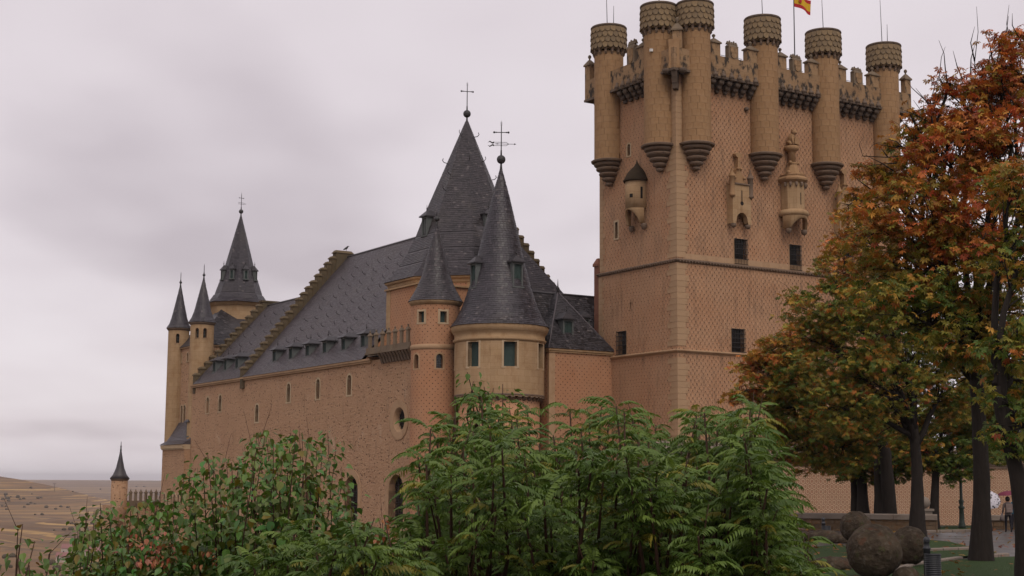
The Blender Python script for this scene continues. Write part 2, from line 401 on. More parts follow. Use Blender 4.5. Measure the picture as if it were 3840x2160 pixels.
# slate
def slate_mat(name, a, b, lich=.3):
    g = G(name, .5, .45); r = g.isl(); p = g.ob()
    c = g.mix(r, tuple(x*.92 for x in a), tuple(x*1.0 for x in b)); c = g.mix(g.ma('MULTIPLY', g.ss(r, .95, .98), .5), c, (.14, .122, .118))
    c = g.mix(g.ma('MULTIPLY', g.ss(g.noise(p, .35, 5, .65), .48, .72), lich), c, (.085, .074, .06))
    c = g.mix(g.ma('MULTIPLY', g.ss(g.noise(p, 1.1, 5, .7), .55, .8), .4), c, (.03, .028, .03))
    g.col(c); g.rough(g.ma('MULTIPLY_ADD', r, .25, .38)); g.bump(g.noise(p, 14, 3, .6), .25, .02); return g.m
M['slate'] = slate_mat('blue_slate', (.0245, .021, .0255), (.053, .046, .0545))
M['slate_d'] = slate_mat('dark_slate', (.020, .0185, .021), (.046, .041, .046), .15)
M['slate_w'] = slate_mat('worn_slate', (.023, .0195, .022), (.056, .047, .0525), .3)
M['slate_p'] = slate_mat('violet_slate', (.052, .044, .048), (.084, .070, .077), .25)
def plain(name, c, rough=.7, var=.15, sc_=6, spec=.3, metal=0):
    g = G(name, rough, spec); n_ = g.noise(g.ob(), sc_, 4, .6)
    g.col(g.mix(n_, tuple(x*(1-var) for x in c), tuple(min(1, x*(1+var)) for x in c))); g.b.inputs['Metallic'].default_value = metal
    g.bump(n_, .2, .02); return g.m
M['iron'] = plain('wrought_iron', (.022, .02, .02), .6, .3, 8, .4)
M['lead'] = plain('lead_ball', (.035, .034, .034), .55, .3, 3, .4)
M['shutter'] = plain('green_shutter', (.030, .052, .046), .65, .25, 4)
M['woodframe'] = plain('grey_window_frame', (.10, .11, .105), .7, .2, 6)
M['glass'] = plain('dark_glass', (.012, .013, .014), .12, .3, 2, .5)
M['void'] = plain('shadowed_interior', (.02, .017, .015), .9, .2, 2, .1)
M['moss'] = plain('mossy_stone', (.046, .034, .022), .95, .5, 3, .1)
M['white'] = plain('white_box', (.7, .7, .68), .5, .05, 3)
M['reddish'] = plain('red_brick', (.20, .09, .06), .9, .3, 3, .2)
M['flag_r'] = plain('flag_red', (.42, .03, .035), .8, .1, 3, .1)
M['flag_y'] = plain('flag_yellow', (.62, .38, .03), .8, .1, 3, .1)
# ------------------------------------------------------------------ the castle
MESH = {}
def shared(key, fn):
    if key not in MESH: MESH[key] = fn().mesh(key)
    return MESH[key]
CAMUV = (-71.2, -90.3)
def facing(cu, cv, ang, lim=-.15):
    d = Vector((CAMUV[0]-cu, CAMUV[1]-cv)).normalized()
    return d.x*math.cos(ang)+d.y*math.sin(ang) > lim
def finial_mb(z, h, r=.05, ball=.12):
    mb = MB(); mb.lathe([(r*1.6, z), (r, z+h*.2), (ball, z+h*.35), (r*.8, z+h*.5), (.012, z+h)], 8); return mb
def window(t, fn, s0, s1, t0, t1, wd=.14, arch=False, depth=.4, glass='glass', fmat='frame', bars=0, shutter=False, n=1, proud=.05, parent=None):
    fr = t.part(frame(fn, s0, s1, t0, t1, wd, proud, depth*.8, arch), 'window', M[fmat], parent)
    p = t.part(pane(fn, s0-.02, s1+.02, t0-.02, t1+.02, depth*.9, n), 'shutter' if shutter else 'pane', M['shutter'] if shutter else M[glass], fr)
    if bars:
        mb = MB(); pr = -.12
        nb = bars
        for i in range(nb+1):
            s = s0+(s1-s0)*i/nb; mb.tube([fn(s, t0, pr), fn(s, t1, pr)], .022, 4)
        k = max(3, int((t1-t0)/.35))
        for j in range(k+1):
            q = t0+(t1-t0)*j/k; mb.tube([fn(s0-.03, q, pr-.02), fn(s1+.03, q, pr-.02)], .026, 4)
        for s in (s0, s1):
            for q in (t0, t1): mb.tube([fn(s, q, pr), fn(s, q, .1)], .022, 4)
        t.part(mb, 'grille', M['iron'], fr)
    elif not shutter:
        mb = MB(); m = (s0+s1)/2
        mb.tube([fn(m, t0, depth*.82), fn(m, t1-.02, depth*.82)], .025, 4)
        for q in (.33, .66): mb.tube([fn(s0, t0+(t1-t0)*q, depth*.82), fn(s1, t0+(t1-t0)*q, depth*.82)], .02, 4)
        t.part(mb, 'glazing_bar', M['woodframe'], fr)
    return fr
def sub(holes, z0, z1): return [h for h in holes if z0 < h[2] and h[3] < z1+.001]

# ---- keep ------------------------------------------------------------------
KU, KV, ZB = 24.4, 10.35, -12
keep = Thing('castle_keep', 'massive square stone keep ringed with scale-topped round turrets', 'castle keep', 12, 5, ZB)
hR = [(5.77, 7.06, 19.72, 21.73), (11.63, 12.85, 19.72, 21.77), (5.31, 6.63, 12.66, 14.48), (17.6, 18.8, 19.72, 21.77), (12.0, 13.3, 12.66, 14.48)]
hL = [(6.54, 7.76, 12.66, 14.52), (5.92, 6.06, 16.2, 16.8), (7.78, 8.16, 22.3, 23.65), (6.02, 6.42, 28.9, 29.9)]
for off, z0, z1 in ((0, 19.5, 34.7), (.06, 12.45, 19.5), (.12, ZB, 12.45)):
    mb = MB()
    surf(mb, plane_v(-off), [-off, KU+off], [z0, z1], sub(hR, z0, z1))
    surf(mb, plane_u(-off), [-off, KV+off], [z0, z1], sub(hL, z0, z1), flip=True)
    mb.poly([(KU+off, -off, z0), (KU+off, KV+off, z0), (KU+off, KV+off, z1), (KU+off, -off, z1)])
    mb.poly([(-off, KV+off, z0), (-off, KV+off, z1), (KU+off, KV+off, z1), (KU+off, KV+off, z0)])
    keep.part(mb, 'wall', M['keep'])
for h, b in zip(hR, (8, 8, 8, 8, 8)):
    off = .06 if h[2] < 19 else 0
    window(keep, plane_v(-off), *h, wd=.06, bars=b, proud=.02, depth=.5, fmat='quoin', glass='void')
window(keep, plane_u(-.06), *hL[0], wd=.05, proud=.02, depth=.5, fmat='quoin', glass='void', bars=6)
window(keep, plane_u(-.06), *hL[1], wd=.04, proud=.01, depth=.4, fmat='keep', glass='void')
window(keep, plane_u(0), *hL[2], wd=.17, proud=.03, depth=.4, fmat='frame', glass='void')
window(keep, plane_u(0), *hL[3], wd=.12, proud=.03, depth=.4, arch=True, fmat='frame', glass='void')
# string courses
for z, hh, pr, nm, mt, beads in ((19.5, .26, .2, 'string_course', 'cornice', True), (12.45, .26, .22, 'string_course', 'quoin', False)):
    mb = MB(); o = .06 if z > 15 else .12
    P = [(0, z+.06+hh*.5), (-pr-o, z+hh*.35), (-pr-o, z+.02), (-o, z-hh*.55)]
    def ring(a, b, c, d): mb.poly([a, b, c, d])
    for k in range(3):
        (o0, z0), (o1, z1) = P[k], P[k+1]
        c0 = [(o0, o0), (KU-o0, o0), (KU-o0, KV-o0), (o0, KV-o0)]; c1 = [(o1, o1), (KU-o1, o1), (KU-o1, KV-o1), (o1, KV-o1)]
        for q in range(4):
            a, b = q, (q+1) % 4; mb.poly([(*c0[a], z0), (*c0[b], z0), (*c1[b], z1), (*c1[a], z1)])
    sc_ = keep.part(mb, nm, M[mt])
    if beads:
        bd = MB(); n = int(KU/.3)
        for i in range(n): bd.sphere((.15+i*.3, -o-.13, z-.04), .085, 6, 4)
        for i in range(int(KV/.3)): bd.sphere((-o-.13, .15+i*.3, z-.04), .085, 6, 4)
        keep.part(bd, 'bead_row', M['cornice'], sc_, 'stuff')
        pl = MB(); pl.box(.7, KU-.7, -.012, .05, z+.2, z+.62); keep.part(pl, 'plain_band', M['frame'] if 0 else M['quoin'])
# quoins: long and short work wrapped round the near corner, plain bond at the far edge of the left face
def quoin_mb(la, lb, h):
    def f():
        mb = MB(); t = .03
        mb.box(-t, la, -t, .2, 0, h); mb.box(-t, .2, .2, lb, 0, h); return mb
    return f
z = 0.0; i = 0
while z < 33.5:
    h = .46; off = 0 if z >= 19.45 else (.06 if z >= 12.4 else .12)
    if not any(abs(z+.2-q) < .36 for q in (19.5, 12.45)):
        k = i % 3; la, lb = ((1.15, .75), (.8, 1.2), (1.0, .95))[k]
        keep.place(shared('quoin_a%d' % k, quoin_mb(la, lb, h-.018)), 'quoin_stone', M['quoin'], -off, -off, z)
        if z > 8:
            def qe(w_=.55+.22*(k % 2)): 
                mb = MB(); mb.box(-.025, .2, -w_, 0, 0, .442); return mb
            keep.place(shared('quoin_b%d' % (k % 2), qe), 'quoin_stone', M['quoin'], -off, KV+off-.004, z)
    z += h; i += 1
# turrets
TR, TZ0, TZ1 = 1.22, 28.78, 37.72
def stone_mb(nang, r0, r1, h, gap=.011):
    def f():
        mb = MB(); da = 2*PI/nang; a0, a1 = -da/2+gap/r1, da/2-gap/r1; n = 3
        P = lambda r, k, z_: (r*math.cos(a0+(a1-a0)*k/n), r*math.sin(a0+(a1-a0)*k/n), z_)
        zl, zh = gap*.5, h-gap*.5
        lo_ = [mb.av(P(r1, k, zl)) for k in range(n+1)]; hi_ = [mb.av(P(r1, k, zh)) for k in range(n+1)]
        for k in range(n):
            s0, s1 = (a0+(a1-a0)*k/n)*r1, (a0+(a1-a0)*(k+1)/n)*r1
            mb.face((lo_[k], lo_[k+1], hi_[k+1], hi_[k]), ((s0, 0), (s1, 0), (s1, h), (s0, h)), True)
        mb.poly([P(r1, k, zh) for k in range(n+1)]+[P(r0, k, zh) for k in range(n, -1, -1)]); mb.poly([P(r0, k, zl) for k in range(n+1)]+[P(r1, k, zl) for k in range(n, -1, -1)])
        mb.poly([P(r1, 0, zl), P(r1, 0, zh), P(r0, 0, zh), P(r0, 0, zl)]); mb.poly([P(r0, n, zl), P(r0, n, zh), P(r1, n, zh), P(r1, n, zl)]); return mb
    return f
def scale_mb():
    mb = MB(); wd, ht, th = .43, .57, .08; n = 8
    pts = [(-wd/2, ht), (-wd/2, wd*.42)]+[(-wd/2*math.cos(PI*k/n), wd*.42-wd*.5*math.sin(PI*k/n)) for k in range(1, n)]+[(wd/2, wd*.42), (wd/2, ht)]
    f0 = [mb.av((.10-.09*(y_/ht)+th*.5, x_, y_)) for x_, y_ in pts]; f1 = [mb.av((-.02, x_, y_)) for x_, y_ in pts]
    mb.face(f0)
    for k in range(len(pts)-1): mb.face((f0[k], f1[k], f1[k+1], f0[k+1]))
    return mb
def headcorbel_mb():
    mb = MB()
    mb.frust(-.1, .05, -.07, .07, 0, -.1, .12, -.085, .085, .14); mb.box(-.1, .135, -.09, .09, .14, .26)
    mb.frust(-.1, .14, -.09, .09, .262, -.1, .2, -.1, .1, .42); mb.box(-.1, .215, -.105, .105, .42, .56); return mb
tur = [(1.74, -.3), (8.82, -.3), (15.58, -.3), (22.7, -.3), (-.3, 1.73), (-.3, 8.6)]
order = [0, 4, 1, 2, 3, 5]; budget = 298; sbudget = 296
for ti in order:
    cu, cv = tur[ti]
    mb = MB(); mb.lathe([(TR-.05, TZ0), (TR-.05, TZ1+.3)], 32, (cu, cv)); shaft = keep.part(mb, 'turret', M['ashlar_i'])
    NA = 11; H = (TZ1-TZ0)/17; rest = MB()
    for c in range(17):
        for k in range(NA):
            a = 2*PI*(k+.5*(c % 2)+.13*((c*7) % 3))/NA
            x_, y_ = cu+TR*math.cos(a), cv+TR*math.sin(a)
            if x_ > .05 and y_ > .05 and c < 13: continue
            if facing(cu, cv, a, .02) and budget > 0:
                budget -= 1; keep.place(shared('turret_stone', stone_mb(NA, TR-.1, TR, H)), 'ashlar_stone', M['ashlar'], cu, cv, TZ0+c*H, a, shaft)
            else:
                rest.M = Matrix.Translation((cu, cv, TZ0+c*H)) @ Matrix.Rotation(a, 4, 'Z'); q = stone_mb(NA, TR-.1, TR, H)()
                for f_, u_, s_ in zip(q.f, q.uv, q.sm): rest.poly([q.v[i_] for i_ in f_], u_, s_)
    rest.M = None
    keep.part(rest, 'ashlar_courses', M['ashlar_i'], shaft, 'stuff')
    # corbelled foot
    mb = MB(); zz = TZ0
    pf = [(.05, zz-2.1)]
    for rr, zt in ((.26, zz-1.78), (.52, zz-1.38), (.78, zz-.98), (1.02, zz-.56), (1.2, zz-.2)):
        pf += [(rr-.2, zt-.3), (rr, zt-.2), (rr+.06, zt-.1), (rr+.03, zt), (rr-.12, zt+.02)]
    pf += [(1.25, zz-.16), (1.46, zz-.1), (1.5, zz+.02), (1.36, zz+.1), (1.2, zz+.12)]
    mb.lathe(pf, 32, (cu, cv), smooth=False)
    ft = keep.part(mb, 'corbelled_foot', M['cornice'], shaft)
    bd = MB()
    for r_, zb in ((1.12, zz-.36), (.70, zz-1.1)):
        nn = int(2*PI*r_/.2)
        for k in range(nn):
            a = 2*PI*k/nn
            if facing(cu, cv, a, -.1): bd.sphere((cu+r_*math.cos(a), cv+r_*math.sin(a), zb), .05, 6, 4)
    keep.part(bd, 'bead_ring', M['quoin'], shaft, 'stuff')
    # head drum, rim, corbels, scales
    mb = MB(); mb.lathe([(TR+.1, TZ1+.42), (1.40, TZ1+.5), (1.40, 40.12)], 32, (cu, cv)); keep.part(mb, 'turret_head', M['scale'], shaft)
    mb = MB(); mb.lathe([(1.40, 40.05), (1.52, 40.1), (1.53, 40.2), (1.48, 40.27), (.6, 40.36), (.02, 40.42)], 32, (cu, cv)); keep.part(mb, 'rim', M['corbel'], shaft)
    NC = 15
    for k in range(NC):
        a = 2*PI*(k+.3)/NC
        if facing(cu, cv, a, -.3): keep.place(shared('head_corbel', headcorbel_mb), 'corbel', M['cornice'], cu+TR*math.cos(a), cv+TR*math.sin(a), TZ1+.02, a, shaft)
    rest = MB(); NS = 21
    for rw in range(4):
        for k in range(NS):
            a = 2*PI*(k+.5*(rw % 2))/NS; x_, y_, z_ = cu+1.41*math.cos(a), cv+1.41*math.sin(a), TZ1+.52+rw*.46
            if facing(cu, cv, a, .0) and sbudget > 0:
                sbudget -= 1; o = keep.place(shared('stone_scale', scale_mb), 'stone_scale', M['scale'], x_, y_, z_, a, shaft)
                if rw == 3: o.scale = (1, 1, .8)
            else:
                q = scale_mb(); rest.M = Matrix.Translation((x_, y_, z_)) @ Matrix.Rotation(a, 4, 'Z') @ Matrix.Diagonal((1, 1, .8 if rw == 3 else 1, 1))
                for f_ in q.f: rest.poly([q.v[i_] for i_ in f_])
    rest.M = None; keep.part(rest, 'stone_scales', M['scale'], shaft, 'stuff')
    # lightning rods
    for k, (dx, hh) in enumerate((((-.15, 4.2), (.5, 2.0)) if ti in (5, 3) else ((.05, 3.2),))):
        mb = MB(); mb.tube([(cu+dx, cv, 40.3), (cu+dx+(.02 if k else -.12), cv, 40.3+hh)], [.035, .018], 5); keep.part(mb, 'lightning_rod', M['iron'], shaft)
# parapet, corbel table, merlons
po = .9
mb = MB(); th = .45; z0, z1 = 34.55, 36.2
for (a0, a1, b0, b1) in ((-po, KU+po, -po, -po+th), (-po, -po+th, -po+th+.002, KV+po-th-.002), (KU+po-th, KU+po, -po+th+.002, KV+po-th-.002), (-po, KU+po, KV+po-th, KV+po)):
    mb.box(a0, a1, b0, b1, z0, z1)
par = keep.part(mb, 'parapet', M['parapet'])
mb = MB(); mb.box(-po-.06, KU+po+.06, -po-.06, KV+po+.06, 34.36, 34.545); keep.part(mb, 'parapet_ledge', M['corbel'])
mb = MB(); mb.box(-.3, KU+.3, -.3, KV+.3, 34.6, 35.2); keep.part(mb, 'roof_deck', M['gran'])
def kcorbel_mb():
    mb = MB()
    mb.sphere((0, -.16, -.92), .2, 8, 6); mb.sphere((0, -.4, -.62), .25, 8, 6); mb.sphere((0, -.68, -.28), .27, 8, 6); mb.box(-.17, .17, -.62, .1, -.6, -.02); mb.box(-.13, .13, -.3, .1, -.9, -.58)
    mb.sphere((0, -.98, .02), .2, 8, 6); mb.lathe([(.24, .06), (.22, .28), (.1, .38), (.13, .5), (.02, .6)], 8, (0, -.97)); return mb
edges = [3.15+.0, 7.4, 10.25, 14.2, 17.0, 21.3]
for a0, a1 in ((3.2, 7.4), (10.3, 14.2), (17.1, 21.2)):
    n = 6
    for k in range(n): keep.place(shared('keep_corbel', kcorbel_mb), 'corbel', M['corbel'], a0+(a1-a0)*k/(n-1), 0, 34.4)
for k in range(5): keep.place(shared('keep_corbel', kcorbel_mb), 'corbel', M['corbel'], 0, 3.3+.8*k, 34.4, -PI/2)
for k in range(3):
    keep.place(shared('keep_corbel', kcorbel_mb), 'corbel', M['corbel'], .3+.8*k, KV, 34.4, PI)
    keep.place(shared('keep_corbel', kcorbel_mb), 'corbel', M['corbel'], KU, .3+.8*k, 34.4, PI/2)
def merlon_mb(wd):
    def f():
        mb = MB(); mb.box(-wd/2, wd/2, 0, .5, 0, 1.0); return mb
    return f
def cap_mb(wd):
    def f():
        mb = MB(); o = .1
        mb.box(-wd/2-o, wd/2+o, -o, .5+o, 1.0, 1.09); mb.frust(-wd/2-o, wd/2+o, -o, .5+o, 1.09, -.1, .1, .15, .35, 1.42)
        mb.lathe([(.09, 1.42), (.06, 1.5), (.14, 1.6), (.15, 1.68), (.1, 1.76), (.01, 1.8)], 8, (0, .25)); return mb
    return f
def merlon(t, u, v, z, wd, rz, key, mat='parapet', sz=1):
    o = t.place(shared('merlon'+key, merlon_mb(wd)), 'merlon', M[mat], u, v, z, rz)
    c = obj('cap', shared('mcap'+key, cap_mb(wd)), M['grime'], o); 
    o.scale = (1, 1, sz); return o
def crest_mb():
    mb = MB(); mb.box(-.5, .5, 0, .45, 0, 1.0)
    mb.frust(-.55, .55, 0, .45, 1.0, -.42, .42, .05, .4, 1.15)
    for k in range(5):
        x = -.44+.22*k; mb.frust(x-.09, x+.09, .1, .4, 1.2, x-.02, x+.02, .2, .3, 1.45+.08*(k % 2))
    return mb
def shield_mb():
    mb = MB(); pts = [(-.36, .92), (-.36, .35), (-.25, .12), (0, -.02), (.25, .12), (.36, .35), (.36, .92)]
    a = [mb.av((x, -.06, z_)) for x, z_ in pts]; b = [mb.av((x, .01, z_)) for x, z_ in pts]; mb.face(a)
    for k in range(7): mb.face((a[k], b[k], b[(k+1) % 7], a[(k+1) % 7]))
    mb.box(-.3, .3, -.085, -.05, .5, .56); mb.box(-.03, .03, -.084, -.05, .12, .86); return mb
def crest(u, v, z, rz, sz=1):
    o = keep.place(shared('crest', crest_mb), 'heraldic_merlon', M['grime'], u, v, z, rz); obj('shield', shared('shield', shield_mb), M['parapet'], o); o.scale = (1, 1, sz)
for a, b, c in ((3.35, 5.2, 7.15), (10.38, 12.03, 13.8), (17.1, 19.0, 20.9)):
    merlon(keep, a, -po, z1, .95, 0, '95'); crest(b, -po, z1, 0); merlon(keep, c, -po, z1, 1.05, 0, '105')
merlon(keep, -po, 3.35, z1, 1.05, -PI/2, '105'); crest(-po, 4.75, z1, -PI/2, 1.35)
for (u, v, r) in ((-po+.3, -po+.3, 0), (-po, KV+po-.35, -PI/2), (KU+po-.35, -po, 0), (KU+po, KV+po-.4, PI/2)):
    if u < 0 and v < 0: merlon(keep, -.42, -.72, 36.2, .75, -PI/4, '75', sz=1.45)
    else: merlon(keep, u, v, z1, .7, r, '70', sz=1.25)
# walkway railing behind the parapet
for a0, a1 in ((3.8, 6.7), (10.9, 13.3), (17.6, 20.3)):
    mb = MB()
    for k in range(int((a1-a0)/.25)+1): mb.tube([(a0+.25*k, -.2, 35.2), (a0+.25*k, -.2, 36.55)], .015, 4)
    mb.tube([(a0, -.2, 36.55), (a1, -.2, 36.55)], .02, 4); keep.part(mb, 'railing', M['iron'])
# corner pilaster and bracket between the two corner turrets
mb = MB(); mb.M = Matrix.Rotation(PI/4, 4, 'Z'); mb.box(-1.05, .3, -.42, .42, 34.57, 36.9); mb.M = None; keep.part(mb, 'corner_pier', M['ashlar_i'])
mb = MB(); mb.M = Matrix.Rotation(PI/4, 4, 'Z')
mb.frust(-.55, .2, -.2, .2, 33.05, -.7, .2, -.22, .22, 33.45); mb.frust(-.75, .2, -.2, .2, 33.46, -.92, .2, -.22, .22, 33.86); mb.frust(-.95, .2, -.2, .2, 33.87, -1.12, .2, -.24, .24, 34.35)
for s in (-1, 1): mb.lathe([(.05, 34.15), (.3, 34.3), (.38, 34.5), (.3, 34.56)], 12, (-.75, s*.62))
mb.M = None; keep.part(mb, 'corner_bracket', M['corbel'])
mb = MB(); mb.box(-1.62, -1.42, 1.05, 1.25, 36.2, 36.42); keep.part(mb, 'camera_box', M['white'])
# weep stones / gargoyle stubs under the parapet
for u_, z_ in ((3.2, 33.05), (7.15, 32.5), (10.4, 33.3), (10.45, 30.6)):
    mb = MB(); mb.M = Matrix.Translation((u_, 0, z_)) @ Matrix.Rotation(PI/2, 4, 'X'); mb.lathe([(.17, -.05), (.18, .22), (.12, .3), (.02, .33)], 10); mb.M = None; keep.part(mb, 'gargoyle_stub', M['corbel'])
# -- corbelled watch-boxes on the keep
def skirt(mb, cu, cv, r, zt, fz, a0, a1, n=24):
    P = []
    for k in range(n+1):
        a = a0+(a1-a0)*k/n; P.append((mb.av((cu+r*math.cos(a), cv+r*math.sin(a), zt)), mb.av((cu+r*math.cos(a), cv+r*math.sin(a), fz(k/n))), mb.av((cu+(r-.16)*math.cos(a), cv+(r-.16)*math.sin(a), fz(k/n))), mb.av((cu+(r-.16)*math.cos(a), cv+(r-.16)*math.sin(a), zt))))
    for k in range(n):
        a, b = P[k], P[k+1]; mb.face((a[0], b[0], b[1], a[1]), None, True); mb.face((a[1], b[1], b[2], a[2])); mb.face((a[2], b[2], b[3], a[3]), None, True)
cu, cv, r_ = -.25, 4.8, .95
mb = MB(); mb.lathe([(r_, 24.2), (r_, 26.52)], 28, (cu, cv))
ar = lambda t: 22.95+1.15*math.sin(PI*min(max((t-.12)/.76, 0), 1))**.8
skirt(mb, cu, cv, r_, 24.21, ar, PI*.5, PI*1.5); bt = keep.part(mb, 'watch_turret', M['trim'])
mb = MB(); mb.lathe([(r_+.15, 26.45), (r_+.18, 26.52), (.98, 26.8), (.8, 27.15), (.55, 27.45), (.28, 27.7), (.1, 27.95), (.02, 28.3)], 28, (cu, cv)); keep.part(mb, 'turret_roof', M['moss'], bt)
for s, zc_ in ((-1, 22.62), (1, 22.62)):
    mb = MB(); mb.lathe([(.03, zc_-.2), (.2, zc_), (.24, zc_+.2), (.22, zc_+.34)], 10, (cu+.05, cv+s*(r_-.12))); keep.part(mb, 'corbel', M['cornice'], bt)
for a, za, zb, w_ in ((PI*1.13, 25.05, 25.35, .14), (PI*1.42, 24.95, 25.9, .09)):
    mb = MB(); mb.M = Matrix.Translation((cu, cv, 0)) @ Matrix.Rotation(a, 4, 'Z'); mb.box(r_-.2, r_+.008, -w_, w_, za, zb); mb.M = None; keep.part(mb, 'loophole', M['void'], bt)
def box_bartizan(uc):
    w2, d0, zt = .95, -.75, 26.0
    mb = MB(); n = 12; op = .62
    us = [-w2, -op]+[-op+2*op*k/n for k in range(1, n)]+[op, w2]
    fz = lambda x: 22.85 if abs(x) >= op-.001 else 22.95+.8*math.sqrt(max(0, 1-(x/op)**2))
    for k in range(len(us)-1):
        x0, x1 = us[k], us[k+1]; za, zb = (fz(x0), fz(x1)) if not (abs(x0) >= op and abs(x1) >= op and x0*x1 > 0) else (22.85, 22.85)
        if -op <= x0 and x1 <= op: za, zb = 22.95+.8*math.sqrt(max(0, 1-(x0/op)**2)), 22.95+.8*math.sqrt(max(0, 1-(x1/op)**2))
        mb.poly([(uc+x0, d0, za), (uc+x1, d0, zb), (uc+x1, d0, zt), (uc+x0, d0, zt)])
        mb.poly([(uc+x0, d0, za), (uc+x1, d0, zb), (uc+x1, d0+.5, zb), (uc+x0, d0+.5, za)])
    for s in (-1, 1): mb.poly([(uc+s*w2, d0, 22.85), (uc+s*w2, 0, 22.85), (uc+s*w2, 0, zt), (uc+s*w2, d0, zt)])
    mb.poly([(uc-w2, d0, zt), (uc+w2, d0, zt), (uc+w2, 0, zt), (uc-w2, 0, zt)])
    b = keep.part(mb, 'box_bartizan', M['trim'])
    mb = MB(); pr = [(-.72, 26.0), (-.66, 26.35), (-.5, 26.45), (-.42, 26.8), (-.28, 26.95), (-.24, 27.3), (-.12, 27.45), (-.09, 28.25), (-.3, 28.4), (-.3, 28.62), (0, 28.72)]
    pr = pr+[(-x, z_) for x, z_ in reversed(pr[:-1])]
    f0 = [mb.av((uc+x, -.45, z_)) for x, z_ in pr]; f1 = [mb.av((uc+x, -.05, z_)) for x, z_ in pr]; mb.face(f0); mb.face(f1)
    for k in range(len(pr)): mb.face((f0[k], f1[k], f1[(k+1) % len(pr)], f0[(k+1) % len(pr)]))
    for s in (-1, 1):
        mb.sphere((uc+s*.5, -.5, 26.62), .14, 8, 5); mb.sphere((uc+s*.16, -.5, 27.35), .12, 8, 5); mb.sphere((uc+s*.24, -.3, 28.55), .15, 8, 5)
    keep.part(mb, 'ogee_crest', M['ashlar_i'], b)
    mb = MB(); mb.box(uc-w2+.18, uc+w2-.18, d0-.1, -.02, 26.004, 26.12); keep.part(mb, 'ledge', M['cornice'], b)
    for s in (-1, 1):
        mb = MB(); mb.lathe([(.04, 24.85), (.16, 25.0), (.27, 25.08), (.21, 25.16), (.22, 26.55), (.29, 26.6), (.26, 26.68), (.06, 27.15), (.1, 27.24), (.02, 27.34)], 12, (uc+s*w2, d0+.06)); keep.part(mb, 'pinnacle', M['cornice'] if s > 0 else M['ashlar_i'], b)
        mb = MB(); mb.lathe([(.03, 22.5), (.18, 22.58), (.23, 22.7), (.2, 22.86)], 10, (uc+s*(w2-.2), d0+.2)); keep.part(mb, 'corbel', M['cornice'], b)
    mb = MB(); mb.box(uc-.045, uc+.045, d0-.006, d0+.1, 24.6, 25.55); mb.M = Matrix.Translation((uc, d0+.02, 24.5)) @ Matrix.Rotation(PI/2, 4, 'X'); mb.lathe([(.17, -.05), (.17, .028)], 12); mb.M = None; keep.part(mb, 'keyhole_slit', M['void'], b)
box_bartizan(6.0); box_bartizan(17.6)
cu, cv = 11.7, -.45
mb = MB(); mb.lathe([(1.0, 24.3), (1.0, 26.95)], 8, (cu, cv), smooth=False, ph=PI/8); b2 = keep.part(mb, 'oriel_bartizan', M['trim'])
mb = MB(); mb.lathe([(1.12, 24.0), (1.26, 24.12), (1.28, 24.28), (1.2, 24.42), (1.0, 24.55)], 28, (cu, cv))
skirt(mb, cu, cv, 1.14, 24.05, lambda t: 22.95+.85*math.sin(PI*min(max((t-.2)/.66, 0), 1))**.8, PI, 2*PI); keep.part(mb, 'bowl', M['trim'], b2)
mb = MB(); mb.lathe([(1.05, 26.75), (1.3, 26.95), (1.32, 27.08), (1.05, 27.3), (1.1, 27.42), (.7, 27.55), (.42, 28.3), (.46, 28.45), (.34, 28.55)], 8, (cu, cv), smooth=False, ph=PI/8)
mb.lathe([(.32, 28.5), (.3, 29.35), (.42, 29.5), (.6, 29.6), (.62, 29.85), (.55, 29.92)], 12, (cu, cv+.05)); keep.part(mb, 'canopy_spire', M['ashlar_i'], b2)
for k in range(7):
    a = PI+PI*(k+.5)/7; mb = MB(); mb.lathe([(.02, 26.35), (.09, 26.45), (.12, 26.75)], 6, (cu+1.08*math.cos(a), cv+1.08*math.sin(a))); keep.part(mb, 'pendant', M['cornice'], b2)
for s in (-1, 1):
    mb = MB(); mb.lathe([(.03, 22.5), (.2, 22.62), (.26, 22.8), (.22, 22.98)], 10, (cu+s*.85, cv-.35)); keep.part(mb, 'corbel', M['cornice'], b2)
    mb = MB(); mb.sphere((cu+s*.4, cv-.2, 28.5), .16, 8, 5); keep.part(mb, 'crocket', M['ashlar_i'], b2)
    mb = MB(); mb.sphere((cu+s*.7, cv-.3, 27.6), .18, 8, 5); keep.part(mb, 'crocket', M['ashlar_i'], b2)
mb = MB(); mb.M = Matrix.Translation((cu, cv, 0)) @ Matrix.Rotation(-PI*.5, 4, 'Z'); mb.box(.9, .945, -.03, .03, 24.9, 25.9); mb.M = None; keep.part(mb, 'keyhole_slit', M['void'], b2)
# seated stone lion on the oriel's column
mb = MB(); lx, ly, lz = cu, cv, 29.92
mb.tube([(lx+.1, ly+.25, lz+.15), (lx, ly+.12, lz+.4), (lx-.05, ly-.08, lz+.75), (lx-.02, ly-.2, lz+1.0)], [.26, .36, .3, .2], 10)
mb.sphere((lx, ly-.28, lz+1.12), .24, 10, 7); mb.sphere((lx, ly-.5, lz+1.05), .13, 8, 5)
for s in (-1, 1):
    mb.tube([(lx+s*.18, ly-.22, lz+.75), (lx+s*.2, ly-.35, lz+.35), (lx+s*.2, ly-.38, lz+.02)], [.13, .1, .11], 7); mb.tube([(lx+s*.28, ly+.2, lz+.3), (lx+s*.33, ly-.1, lz+.25), (lx+s*.33, ly-.3, lz+.05)], [.2, .17, .1], 7)
    mb.sphere((lx+s*.17, ly-.2, lz+1.32), .07, 6, 4)
mb.box(lx-.12, lx+.32, ly-.52, ly-.42, lz+.1, lz+.62); keep.part(mb, 'stone_lion', M['ashlar_i'], b2)
